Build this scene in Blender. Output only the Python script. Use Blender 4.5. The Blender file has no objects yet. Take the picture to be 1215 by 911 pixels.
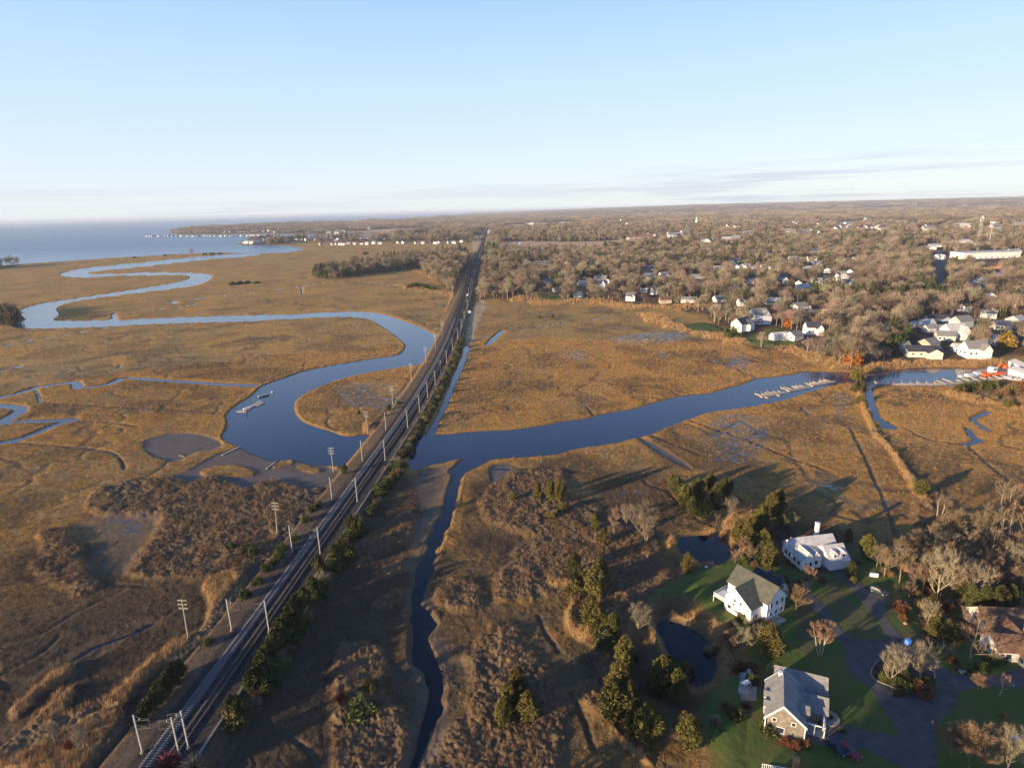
import bpy, bmesh, math, random
import numpy as np
from mathutils import Matrix, Vector, Euler
R = math.radians
scene = bpy.context.scene
rng = np.random.default_rng(7)
random.seed(7)

# ------------------------------------------------------------------ camera, sky, sun, exposure
W, H, F, HC = 1215.0, 911.0, 715.0, 110.0
HY0, HY1 = 263.3, 234.3
ROLL = math.atan2(HY0 - HY1, W)
PITCH = math.atan((H / 2 - (HY0 + HY1) / 2) * math.cos(ROLL) / F)
cr, sr, cp, sp = math.cos(ROLL), math.sin(ROLL), math.cos(PITCH), math.sin(PITCH)
cam_d = bpy.data.cameras.new("camera"); cam = bpy.data.objects.new("camera", cam_d)
scene.collection.objects.link(cam); scene.camera = cam
cam_d.sensor_width = 36.0; cam_d.lens = 36.0 * F / W
cam_d.clip_start = 1.0; cam_d.clip_end = 300000.0
rt = Vector((cr, -sr * sp, -sr * cp)); up = Vector((sr, cr * sp, cr * cp)); bk = Vector((0, -cp, sp))
cam.matrix_world = Matrix(((rt.x, up.x, bk.x, 0), (rt.y, up.y, bk.y, 0), (rt.z, up.z, bk.z, HC), (0, 0, 0, 1)))

SUN_AZ, SUN_EL = R(57 + 180), R(10.0)          # azimuth clockwise from +Y, the way the light comes from
sdir = Vector((math.sin(SUN_AZ) * math.cos(SUN_EL), math.cos(SUN_AZ) * math.cos(SUN_EL), math.sin(SUN_EL)))
sun_d = bpy.data.lights.new("sun", 'SUN'); sun_d.energy = 5.0; sun_d.angle = R(0.55); sun_d.color = (1.0, 0.77, 0.50)
sun = bpy.data.objects.new("sun", sun_d); scene.collection.objects.link(sun)
sun.rotation_euler = sdir.to_track_quat('Z', 'Y').to_euler(); sun.location = sdir * 500

world = bpy.data.worlds.new("World"); scene.world = world; world.use_nodes = True
SKY_STRENGTH = 0.15
def build_world():
    nt = world.node_tree; nt.nodes.clear(); N = nt.nodes.new; L = nt.links.new
    out = N('ShaderNodeOutputWorld'); bg = N('ShaderNodeBackground'); bg.inputs['Strength'].default_value = SKY_STRENGTH
    sky = N('ShaderNodeTexSky'); sky.sky_type = 'NISHITA'; sky.sun_disc = False
    sky.sun_elevation = SUN_EL; sky.sun_rotation = SUN_AZ
    sky.altitude = 50; sky.air_density = 1.0; sky.dust_density = 0.3; sky.ozone_density = 2.0
    tc = N('ShaderNodeTexCoord'); sep = N('ShaderNodeSeparateXYZ'); L(tc.outputs['Generated'], sep.inputs[0])
    # thin far cloud banks low over the horizon
    mp = N('ShaderNodeMapping'); mp.inputs['Scale'].default_value = (1.5, 1.5, 44.0); L(tc.outputs['Generated'], mp.inputs[0])
    n1 = N('ShaderNodeTexNoise'); n1.inputs['Scale'].default_value = 1.5; n1.inputs['Detail'].default_value = 6; n1.inputs['Roughness'].default_value = 0.55
    L(mp.outputs[0], n1.inputs['Vector'])
    r1 = N('ShaderNodeMapRange'); r1.interpolation_type = 'SMOOTHSTEP'
    for i, v in enumerate((0.47, 0.62, 0.0, 1.0)): r1.inputs[i + 1].default_value = v
    L(n1.outputs[0], r1.inputs[0])
    b1 = N('ShaderNodeValToRGB'); cr_ = b1.color_ramp
    cr_.elements[0].position = 0.0; cr_.elements[0].color = (1, 1, 1, 1)
    cr_.elements[1].position = 0.075; cr_.elements[1].color = (0.0, 0, 0, 1)
    e = cr_.elements.new(0.035); e.color = (.9, .9, .9, 1)
    L(sep.outputs[2], b1.inputs[0])
    m1 = N('ShaderNodeMath'); m1.operation = 'MULTIPLY'; L(r1.outputs[0], m1.inputs[0]); L(b1.outputs[0], m1.inputs[1])
    m2 = N('ShaderNodeMath'); m2.operation = 'MULTIPLY'; sx_ = N('ShaderNodeMapRange'); sx_.interpolation_type = 'SMOOTHSTEP'
    for i, v in enumerate((-.15, .5, .30, .8)): sx_.inputs[i + 1].default_value = v
    L(sep.outputs[0], sx_.inputs[0]); L(sx_.outputs[0], m2.inputs[1]); L(m1.outputs[0], m2.inputs[0])
    mix = N('ShaderNodeMix'); mix.data_type = 'RGBA'; L(m2.outputs[0], mix.inputs['Factor'])
    mix.inputs['B'].default_value = (CLOUD[0], CLOUD[1], CLOUD[2], 1)
    # a faint high veil that pales the upper sky
    # clear late-autumn air: pale at the horizon, deepening quickly towards the zenith
    gr = N('ShaderNodeValToRGB'); ge = gr.color_ramp; ge.interpolation = 'B_SPLINE'
    while len(ge.elements) < len(SKY_RAMP): ge.elements.new(.5)
    for e_, (t_, c_) in zip(ge.elements, SKY_RAMP): e_.position = t_; e_.color = (*[k / 4 for k in c_], 1)
    L(sep.outputs[2], gr.inputs[0])
    sc_ = N('ShaderNodeVectorMath'); sc_.operation = 'SCALE'; sc_.inputs['Scale'].default_value = 4.0; L(gr.outputs[0], sc_.inputs[0])
    veil = N('ShaderNodeMix'); veil.data_type = 'RGBA'; veil.inputs['Factor'].default_value = VEIL
    L(sky.outputs[0], veil.inputs['A']); L(sc_.outputs[0], veil.inputs['B'])
    L(veil.outputs['Result'], mix.inputs['A'])
    L(mix.outputs['Result'], bg.inputs['Color']); L(bg.outputs[0], out.inputs[0])
HAZE_D = 4.4e-5
CLOUD = (2.2, 2.35, 2.8)
VEIL = 0.91
SKY_RAMP = [(0.0, (2.9, 3.1, 3.25)), (0.04, (2.85, 3.15, 3.45)), (0.12, (2.42, 2.98, 3.7)), (0.27, (1.72, 2.62, 4.0)), (0.46, (.50, 1.10, 2.8)), (0.75, (.17, .48, 1.5)), (1.0, (.14, .38, 1.3))]
build_world()
vs = scene.view_settings
vs.view_transform = 'Standard'; vs.look = 'None'; vs.exposure = 0.95; vs.gamma = 1.0; vs.use_curve_mapping = False
scene.cycles.max_bounces = 6; scene.cycles.diffuse_bounces = 2; scene.cycles.glossy_bounces = 3
scene.cycles.transparent_max_bounces = 8; scene.cycles.volume_bounces = 0
scene.cycles.use_denoising = True; scene.cycles.sample_clamp_indirect = 6.0
scene.cycles.use_adaptive_sampling = True; scene.cycles.adaptive_threshold = 0.02

# ------------------------------------------------------------------ photograph pixels to ground points
def ray(px, py):
    x = px - W / 2; y = py - H / 2
    u = (x * cr - y * sr) / F; v = (x * sr + y * cr) / F
    return np.array([u, cp - v * sp, -sp - v * cp])
def g(px, py, z=0.0):
    d = ray(px, py); dz = min(d[2], -0.0035); t = (z - HC) / dz
    return np.array([d[0] * t, d[1] * t])
def proj(X, Y, Z):
    Z = Z - HC; dy = Y * cp - Z * sp; dz = Y * sp + Z * cp
    u = F * X / dy; v = -F * dz / dy
    return u * cr + v * sr + W / 2, -u * sr + v * cr + H / 2
def crom(pts, n=4, closed=True):
    P = np.array(pts, float); m = len(P); out = []
    rngi = range(m) if closed else range(m - 1)
    for i in rngi:
        if closed: p0, p1, p2, p3 = P[(i - 1) % m], P[i], P[(i + 1) % m], P[(i + 2) % m]
        else: p0, p1, p2, p3 = P[max(i - 1, 0)], P[i], P[i + 1], P[min(i + 2, m - 1)]
        for k in range(n):
            t = k / n
            out.append(0.5 * ((2 * p1) + (p2 - p0) * t + (2 * p0 - 5 * p1 + 4 * p2 - p3) * t * t + (3 * p1 - p0 - 3 * p2 + p3) * t ** 3))
    if not closed: out.append(P[-1])
    return np.array(out)
def T(pts, ox, oy, s): return [(ox + a / s, oy + b / s) for a, b in pts]
def wp(pts, z=0.0, n=4, closed=True):
    """pixel outline -> smoothed ground outline"""
    Q = crom(pts, n, closed) if n > 1 else np.array(pts, float)
    return np.array([g(a, b, z) for a, b in Q])

# ------------------------------------------------------------------ noise
def _h(ix, iy, s):
    v = np.sin(ix * 127.1 + iy * 311.7 + s * 74.7) * 43758.5453
    return v - np.floor(v)
def vn(x, y, s=0):
    x0 = np.floor(x); y0 = np.floor(y); fx = x - x0; fy = y - y0
    fx = fx * fx * (3 - 2 * fx); fy = fy * fy * (3 - 2 * fy)
    a = _h(x0, y0, s); b = _h(x0 + 1, y0, s); c = _h(x0, y0 + 1, s); d = _h(x0 + 1, y0 + 1, s)
    return (a * (1 - fx) + b * fx) * (1 - fy) + (c * (1 - fx) + d * fx) * fy
def fbm(x, y, o=3, s=0):
    t = 0; a = 0.5; n = 0
    for i in range(o):
        t = t + a * vn(x, y, s + i * 13); n += a; x = x * 2.03 + 17; y = y * 2.03 + 5; a *= .5
    return t / n
def sstep(a, b, x):
    t = np.clip((x - a) / (b - a), 0, 1); return t * t * (3 - 2 * t)
def sdf(P, poly, closed=True, margin=40.0):
    """signed distance (negative inside) to a polygon or plain distance to a line; far points get +margin"""
    out = np.full(len(P), margin)
    lo = poly.min(0) - margin; hi = poly.max(0) + margin
    idx = np.where((P[:, 0] > lo[0]) & (P[:, 0] < hi[0]) & (P[:, 1] > lo[1]) & (P[:, 1] < hi[1]))[0]
    if not len(idx): return out
    x = P[idx, 0]; y = P[idx, 1]; d2 = np.full(len(idx), 1e18); ins = np.zeros(len(idx), bool)
    m = len(poly)
    for i in range(m if closed else m - 1):
        ax, ay = poly[i]; bx, by = poly[(i + 1) % m]; ex, ey = bx - ax, by - ay; L2 = ex * ex + ey * ey + 1e-12
        t = np.clip(((x - ax) * ex + (y - ay) * ey) / L2, 0, 1)
        dx = x - ax - t * ex; dy = y - ay - t * ey; np.minimum(d2, dx * dx + dy * dy, out=d2)
        if closed and ay != by:
            c = (ay > y) != (by > y); xi = ax + (y - ay) * (bx - ax) / (by - ay); ins ^= c & (x < xi)
    d = np.sqrt(d2)
    if closed: d = np.where(ins, -d, d)
    out[idx] = d
    return out
# ------------------------------------------------------------------ outlines read from the photograph
A1 = lambda p: T(p, 0, 225, 4.05)
A2 = lambda p: T(p, 300, 225, 4.05)
A3 = lambda p: T(p, 600, 225, 4.05)
B5 = lambda p: T(p, 0, 430, 3.797)
B6 = lambda p: T(p, 250, 430, 3.797)
B7 = lambda p: T(p, 540, 430, 3.797)
B8 = lambda p: T(p, 840, 430, 3.24)
C2 = lambda p: T(p, 0, 600, 2.93)
C3 = lambda p: T(p, 400, 600, 2.893)
C8 = lambda p: T(p, 480, 440, 3.0375)
C1 = lambda p: T(p, 820, 580, 2.752)
D1 = lambda p: T(p, 100, 400, 2.8475)
E1 = lambda p: T(p, 0, 700, 4.32)

land_px = [(-900, 372), (-300, 330), (0, 315), (40, 312), (90, 308.5), (150, 305), (200, 301.5), (250, 299.3), (300, 300.5), (340, 300), (360, 296.5),
           (352, 293), (320, 290.5), (279, 291.4), (281, 288.3), (305, 286.6), (338, 285.8), (345, 283), (335, 280.5), (300, 279.5), (250, 281.5),
           (200, 282.6), (171, 281.8), (173, 278.3), (195, 275), (200, 271.8), (240, 269.5), (300, 266.3), (350, 263.2), (420, 261.4), (470, 259.5), (520, 256.3), (560, 253.6), (590, 251.3)]
land = np.array([g(*p) for p in land_px])
land = np.vstack([land, [[3000, 120000], [140000, 120000], [140000, -3000], [-3000, -3000], [-3000, land[0][1]]]])

rivers = [
 # the far S bend and the reach that comes back to the railway
 A1([(1225, 308), (1000, 320), (860, 333), (640, 356), (480, 370), (385, 382), (330, 393), (288, 408), (305, 416), (350, 420), (420, 421), (560, 413), (700, 411), (830, 409), (890, 411), (912, 420), (890, 435), (780, 458), (600, 488), (430, 513), (300, 532), (200, 548), (130, 566), (92, 588), (110, 610), (125, 622), (85, 640), (60, 658), (100, 666), (200, 667), (350, 663), (530, 657), (700, 647), (850, 642), (1000, 638), (1215, 632)])
 + A2([(200, 620), (400, 612), (530, 618), (600, 645), (680, 700), (730, 745), (720, 775), (690, 795), (560, 815), (400, 840), (250, 870), (150, 905)])
 + B6([(250, 98), (222, 112), (180, 150), (120, 190), (75, 230), (70, 290), (50, 330), (62, 352), (130, 385), (200, 420), (280, 445), (370, 440), (450, 460), (550, 467), (610, 470), (650, 430), (700, 380), (742, 342), (700, 322), (620, 332), (520, 302), (440, 275), (395, 240), (380, 195), (400, 160), (470, 120), (560, 85), (650, 60), (800, 30), (960, 8)])
 + A2([(830, 832), (880, 770), (897, 715), (830, 672), (750, 640), (650, 605), (560, 588), (450, 586), (300, 592), (150, 600)])
 + A1([(1215, 603), (1100, 605), (900, 612), (700, 620), (640, 625), (570, 625), (560, 592), (540, 600), (530, 622), (440, 628), (350, 630), (255, 626), (285, 600), (270, 575), (290, 555), (340, 540), (440, 523), (600, 503), (750, 485), (900, 467), (985, 445), (1022, 418), (1005, 408), (940, 402), (800, 399), (640, 401), (500, 407), (430, 405), (425, 397), (470, 390), (600, 378), (750, 362), (900, 345), (1050, 330), (1225, 317)]),
 # the river east of the railway and the side creek that runs down to the bottom edge
 [(486, 520), (507, 515.5), (530, 515), (560, 512), (600, 510)] + B7([(350, 290), (480, 268), (620, 245), (700, 225), (820, 205), (900, 180), (1000, 155), (1139, 138)])
 + [(858, 462), (880, 456), (899, 449), (918, 447), (942, 444), (954, 441), (985, 441), (1025, 442), (1065, 438.5), (1094, 436), (1139, 436), (1161, 437), (1183, 434), (1230, 432), (1300, 432), (1300, 458), (1215, 452), (1190, 450), (1170, 452), (1150, 456), (1118, 458), (1087, 459), (1050, 457), (1036, 459.5)]
 + [(1037, 470), (1041, 485), (1050, 499), (1064, 506), (1062, 510), (1044, 507), (1034, 492), (1028, 475), (1024, 459), (1010, 454.5)]
 + B8([(490, 88), (400, 110), (310, 140), (250, 155), (100, 180), (0, 195)]) + B7([(1060, 255), (960, 290), (880, 325), (820, 340), (700, 370), (560, 390), (480, 408), (400, 420), (280, 430), (170, 440), (140, 455), (60, 490), (30, 520), (22, 560)])
 + C8([(200, 430), (170, 530), (130, 650), (90, 750), (70, 830)]) + C3([(300, 340), (345, 400), (330, 480), (370, 560), (370, 680), (330, 790), (290, 890), (280, 940), (245, 940), (262, 800), (296, 700), (305, 600), (250, 540), (240, 480), (246, 380), (250, 300), (275, 200), (315, 100), (362, 10)])
 + C8([(150, 440), (180, 360), (232, 313)]) + [(530, 549), (505, 554), (490, 559), (484, 548)],
 # ditch-side water along the east foot of the embankment
 [(506, 514), (515, 498), (524, 480), (534, 455), (541, 438), (547, 424), (551, 411), (557, 412), (553, 428), (545, 447), (538, 464), (530, 484), (522, 500), (516, 516)],
 # ponds
 [(803, 641), (815, 636), (840, 634), (862, 640), (868, 652), (864, 664), (845, 671), (825, 667), (808, 656)],
 [(777, 737), (800, 736), (822, 746), (846, 765), (852, 785), (845, 805), (825, 816), (805, 801), (788, 775)],
 [(846, 604), (858, 598), (873, 590), (877, 594), (862, 604)],
]
creeks = [   # (points, half width m)
 (B5([(-60, 172), (0, 158), (80, 140), (160, 115), (260, 98), (340, 90), (352, 115), (400, 112), (490, 98), (560, 72), (660, 75), (850, 88), (1000, 98), (1150, 104)]), 3.2),
 (B5([(-60, 192), (40, 198), (95, 206), (85, 224), (40, 250), (0, 272), (-60, 292)]), 4.0),
 (B5([(0, 277), (60, 268), (150, 264), (250, 262), (330, 258), (260, 278), (180, 312), (90, 345), (0, 365), (-60, 380)]), 3.0),
 (B8([(1080, 190), (1022, 218), (1045, 240), (1075, 262)]), 1.6), (B8([(1000, 255), (1020, 285), (1042, 300), (985, 316)]), 1.8),
 (A3([(1190, 0)]) + [(0, 0)], 0) if False else (A2([(1198, 682), (1175, 700), (1150, 725), (1130, 745)]), 3.0),
 (A1([(830, 540), (850, 545)]), 4), (A1([(1135, 500), (1165, 497)]), 5), (A2([(235, 460), (240, 500)]), 1.2),
 (C8([(230, 315), (205, 335), (180, 360)]), 2.5),
]
ditches = [  # (points, half width m, depth)
 B5([(190, 182), (400, 195), (560, 205), (800, 215), (1000, 228)]), B5([(158, 120), (175, 150), (180, 182)]), B5([(40, 360), (250, 375), (480, 400), (545, 440), (560, 480)]),
 B5([(0, 28), (90, 14)]), B5([(130, 65), (300, 40), (380, 20)]), B5([(480, 45), (545, 18), (530, 15)]), B5([(340, 262), (500, 270), (620, 290)]),
 A1([(0, 750), (200, 715), (400, 680), (530, 660)]), A1([(560, 590), (700, 575), (830, 570), (930, 550)]), A1([(850, 530), (1000, 520), (1215, 490)]), A1([(0, 870), (100, 850)]),
 E1([(-20, 300), (200, 230), (400, 110), (640, 0)]), E1([(370, 370), (480, 290), (700, 210), (880, 110)]), E1([(0, 430), (200, 330), (300, 240)]),
 B8([(360, 175), (390, 200), (480, 235), (540, 250), (570, 300), (610, 380), (650, 470), (690, 560), (720, 660)]),
 B8([(760, 255), (830, 290), (930, 310), (990, 315), (1050, 370), (1150, 450), (1200, 500)]), B7([(1060, 262), (1139, 290)]), B8([(0, 250), (120, 290), (300, 360), (470, 420)]),
 B7([(880, 330), (1000, 375), (1100, 415)]), C8([(640, 110), (680, 160)]), A3([(0, 670), (180, 655), (270, 640), (380, 635), (480, 600)]), A3([(940, 800), (1050, 840), (1150, 880), (1215, 905)]),
 B8([(730, 350), (760, 390), (800, 435)]), C8([(320, 350), (500, 355), (640, 365)]), C3([(690, 380), (720, 440), (760, 500)]), C3([(800, 650), (850, 740), (880, 830)]),
 A2([(0, 490), (200, 470), (400, 440), (600, 455), (700, 465)]), T([(860, 360), (1000, 560), (1030, 600)], 860, 350, 6.5), T([(0, 540), (130, 590), (240, 640)], 860, 350, 6.5), T([(100, 430), (300, 500), (560, 575)], 860, 350, 6.5),
]
mud = [
 B5([(640, 360), (700, 335), (780, 318), (880, 320), (960, 340), (1005, 370), (960, 395), (900, 400), (850, 420), (790, 448), (720, 435), (660, 405)]),
 [(284, 531), (262, 537), (240, 547), (222, 558), (205, 565), (222, 573), (240, 571), (250, 566), (282, 577), (292, 580), (321, 571), (355, 580), (379, 581), (392, 573), (402, 559), (368, 548), (347, 543), (324, 544), (303, 539)],
 C2([(360, 35), (420, 20), (500, 35), (545, 55), (530, 100), (500, 140), (470, 190), (420, 230), (340, 225), (300, 180), (310, 120), (270, 60), (330, 40)]),
 [(556, 543), (530, 550), (505, 554), (488, 562), (495, 590), (500, 620), (490, 650), (484, 690), (484, 730), (484, 790), (500, 820), (490, 880), (480, 911), (520, 911), (530, 800), (520, 740), (505, 700), (520, 650), (535, 600), (545, 565)],
 C8([(310, 345), (370, 330), (385, 355), (330, 400), (310, 400)]), B7([(820, 345), (860, 345), (1040, 450), (1060, 480), (1000, 460), (900, 400)]),
]
grass_on_mud = [[(237, 560), (255, 553), (280, 552), (300, 558), (302, 563), (285, 566), (250, 566)], B6([(280, 465), (330, 440), (370, 440), (360, 460), (300, 475)]), B6([(385, 470), (430, 460), (500, 490), (440, 495)]), B5([(690, 510), (800, 450), (900, 410), (920, 420), (800, 490), (720, 520)])]
reeds = [
 C2([(710, 270), (860, 245), (850, 300), (800, 370), (720, 470), (640, 540), (560, 560), (480, 640), (420, 700), (330, 720), (200, 820), (100, 920), (-40, 930), (-40, 880), (110, 760), (200, 650), (260, 650), (250, 720), (330, 690), (450, 610), (600, 480), (700, 430), (720, 330)]),
 C2([(20, 720), (80, 670), (230, 560), (250, 590), (150, 660), (60, 740)]),
 C2([(120, 860), (200, 800), (300, 740), (400, 720), (420, 800), (330, 900), (280, 950), (100, 950)]),
 C3([(980, 800), (1060, 860), (1080, 890), (1040, 880), (990, 830)]), [(838, 780), (850, 760), (870, 735), (880, 745), (862, 768), (845, 790)],
 [(812, 735), (840, 735), (862, 752), (850, 762), (830, 752)], [(836, 668), (848, 640), (880, 645), (885, 660), (860, 668)],
 B8([(270, 600), (330, 570), (400, 590), (380, 630), (290, 620)]), B8([(100, 560), (150, 540), (180, 600), (150, 640), (80, 660), (60, 630)]),
 B6([(700, 280), (760, 300), (745, 345), (700, 330)]),
]
reed_lines = [
 ([(800, 640), (803, 655), (822, 669), (846, 674), (868, 666), (872, 652), (864, 639), (840, 631)], 1.5), ([(774, 736), (786, 775), (803, 803), (826, 819)], 1.6), ([(800, 732), (824, 743), (849, 763), (857, 785), (848, 808)], 2.2),  # (points, half width m)
 (C3([(740, 275), (808, 285), (820, 330), (795, 370), (800, 410), (850, 448)]), 1.3),
 (B8([(580, 70), (592, 160), (640, 270), (700, 340), (760, 430), (800, 500), (840, 550)]), .8),
 (A3([(60, 530), (130, 538), (200, 553), (300, 545), (430, 545), (560, 560), (600, 572), (700, 566), (920, 577)]), 9), (A3([(690, 606), (760, 645), (900, 680), (1050, 713), (1130, 735)]), 8),
 (T([(150, 385), (320, 395), (500, 430), (700, 490), (900, 562)], 860, 350, 6.5), 6), (T([(0, 375), (150, 385)], 860, 350, 6.5), 4), (T([(1060, 575), (1170, 570)], 860, 350, 6.5), 4),
 (T([(0, 520), (200, 500), (450, 490), (700, 490), (1000, 480)], 1035, 360, 6.75), 4),
 (T([(620, 740), (760, 770), (900, 800), (1215, 860)], 1035, 360, 6.75), 4),
 (A2([(710, 462), (800, 480), (900, 498), (960, 505)]), 6), (A2([(975, 505), (950, 580), (930, 640), (915, 690)]), 4),
 (A2([(780, 390), (850, 405), (880, 430)]), 8), (B6([(960, 30), (900, 110), (860, 160)]), 2.0),
]
scrub = [
 [(546 + 26 * math.cos(a), 707 + 19 * math.sin(a)) for a in np.linspace(0, 2 * math.pi, 12, endpoint=False)],
 C3([(540, 290), (560, 230), (640, 180), (760, 170), (830, 200), (830, 260), (760, 310), (640, 340), (570, 340), (540, 320)]),
 C8([(275, 490), (300, 440), (380, 370), (440, 358), (560, 365), (580, 400), (600, 470), (700, 500), (700, 560), (720, 620), (660, 660), (560, 610), (440, 590), (330, 550), (280, 510)]),
 C3([(460, 520), (480, 450), (540, 420), (590, 430), (650, 490), (700, 560), (760, 640), (800, 670), (790, 760), (760, 850), (720, 950), (290, 950), (340, 800), (440, 720), (460, 600)]),
 C3([(830, 650), (900, 610), (960, 760), (1060, 870), (1000, 830), (940, 770), (850, 700)]),
 D1([(10, 545), (130, 490), (330, 480), (420, 470), (540, 490), (640, 490), (740, 510), (820, 520), (800, 570), (750, 640), (680, 740), (600, 790), (540, 830), (410, 830), (150, 800), (240, 660), (240, 610), (60, 600)]),
 C2([(130, 110), (200, 80), (250, 110), (300, 150), (290, 180), (310, 240), (340, 290), (260, 320), (230, 290), (110, 240), (120, 200), (150, 180)]),
 C3([(0, 520), (60, 480), (150, 490), (170, 540), (160, 640), (220, 740), (260, 800), (240, 950), (0, 950)]),
 C3([(30, 150), (130, 90), (250, 20), (280, 60), (260, 110), (150, 170), (60, 210)]), C3([(100, 260), (210, 200), (240, 215), (150, 280)]), C3([(120, 340), (215, 280), (240, 300), (160, 360)]),
 C3([(590, 170), (780, 60), (900, 60), (890, 140), (800, 180)]),
 [(690, 640), (720, 620), (770, 640), (800, 700), (790, 725), (760, 745), (745, 800), (740, 840), (715, 820), (700, 740), (685, 690)],
 [(1085, 600), (1100, 585), (1150, 610), (1215, 640), (1215, 720), (1140, 690), (1090, 650)],
 [(1125, 470), (1150, 462), (1180, 455), (1230, 458), (1230, 488), (1190, 482), (1150, 476)],
]
lawns = [
 [(770, 715), (800, 690), (850, 668), (890, 655), (930, 668), (990, 682), (1020, 655), (1060, 672), (1085, 690), (1092, 750), (1125, 770), (1215, 720), (1230, 925), (880, 925), (862, 870), (872, 820), (890, 790), (882, 757), (850, 735), (815, 705)],
 [(835, 835), (880, 800), (905, 820), (905, 925), (850, 925)],
 [(886, 399), (925, 394), (948, 402), (938, 412), (905, 412), (886, 407)], [(982, 398), (1003, 395), (1003, 403), (984, 405)], [(812, 385), (838, 382), (862, 391), (850, 395), (820, 392)], A3([(130, 505), (200, 505), (260, 530), (180, 530)]),
 A3([(690, 238), (800, 225), (890, 228), (870, 245), (700, 250)]),
]
fields = [[(598, 290), (640, 289), (690, 290), (730, 287.5), (765, 287), (745, 295), (700, 301), (640, 301), (598, 299)], [(598, 268.5), (690, 263.5), (690, 268), (598, 273)], A2([(1055, 245), (1095, 245), (1085, 290), (1060, 295)]), A2([(430, 205), (700, 195), (940, 190), (940, 200), (700, 210), (430, 215)]), A3([(840, 262), (940, 258), (960, 268), (900, 275)]),
          [(555, 430), (548, 400), (556, 375), (570, 358), (576, 362), (565, 390)], [(985, 268), (1010, 264), (1022, 270), (1000, 273)]]
forests = [
 [(557, 385), (566, 357), (600, 354), (632, 357), (674, 358), (706, 358), (748, 361), (793, 363), (815, 370), (835, 372), (850, 385), (868, 398), (880, 410), (905, 415), (930, 415), (960, 424), (985, 433), (1000, 439), (1020, 439), (1040, 436), (1065, 432), (1100, 430), (1140, 429), (1190, 424), (1240, 420), (1700, 420), (1900, 215), (700, 245.5), (600, 248), (576, 276), (571, 310), (565, 340)],
 [(372, 328), (399, 331), (438, 325), (497, 317.5), (530, 310), (551, 304), (558, 301), (545, 300), (500, 305), (450, 311), (400, 320), (372, 324)],
 [(500, 322), (515, 330), (535, 346), (545, 348), (557, 330), (562, 310), (545, 308), (520, 312)],
 [(470, 280), (500, 281), (560, 280), (572, 276), (576, 270), (560, 272), (500, 275), (470, 277)],
 [(215, 278), (300, 277), (345, 277), (430, 278), (574, 270), (585, 252), (560, 255), (520, 258), (470, 261), (420, 263), (350, 265), (300, 268), (240, 271), (205, 274)],
 [(345, 284.6), (470, 284.2), (560, 283.6), (566, 286.6), (540, 287.2), (470, 287.6), (345, 287)],
 [(285, 291), (330, 290), (345, 287), (300, 287)],
 [(-50, 385), (10, 385), (27, 382), (25, 374), (0, 372), (-50, 372)],
 [(-200, 322), (-50, 318), (0, 315.5), (23, 313.5), (10, 317), (-50, 322), (-200, 330)],
]
road_px = [  # (outline px, name)
 ('town_road', [(1107, 300), (1120, 300), (1121, 322), (1119, 346), (1111, 346), (1109, 322)]),
 ('far_road', [(1090, 274.5), (1105, 271), (1130, 266.5), (1142, 261.5), (1145, 262.5), (1133, 269), (1108, 274), (1092, 277)]),
]
drives = [  # asphalt outlines near the houses
 ('driveway', C1([(505, 538), (510, 512), (540, 495), (600, 492), (640, 488), (700, 490), (725, 520), (775, 552), (832, 590), (862, 640), (872, 685), (830, 735), (805, 765), (795, 830), (800, 925), (690, 925), (675, 800), (640, 735), (580, 650), (525, 605), (503, 565)])),
 ('driveway', C1([(463, 272), (500, 262), (545, 300), (590, 330), (632, 348), (638, 400), (650, 440), (700, 500), (650, 505), (640, 472), (580, 392), (520, 325)])),
 ('driveway', C1([(330, 300), (352, 300), (395, 345), (450, 400), (500, 470), (560, 510), (520, 530), (470, 480), (420, 415), (365, 350)])),
 ('driveway', C1([(825, 590), (880, 608), (1000, 606), (1110, 575), (1110, 645), (950, 645), (868, 655)])),
 ('driveway', C1([(362, 812), (395, 765), (440, 765), (560, 785), (680, 815), (700, 900), (600, 860), (520, 840), (440, 838)])),
]
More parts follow.
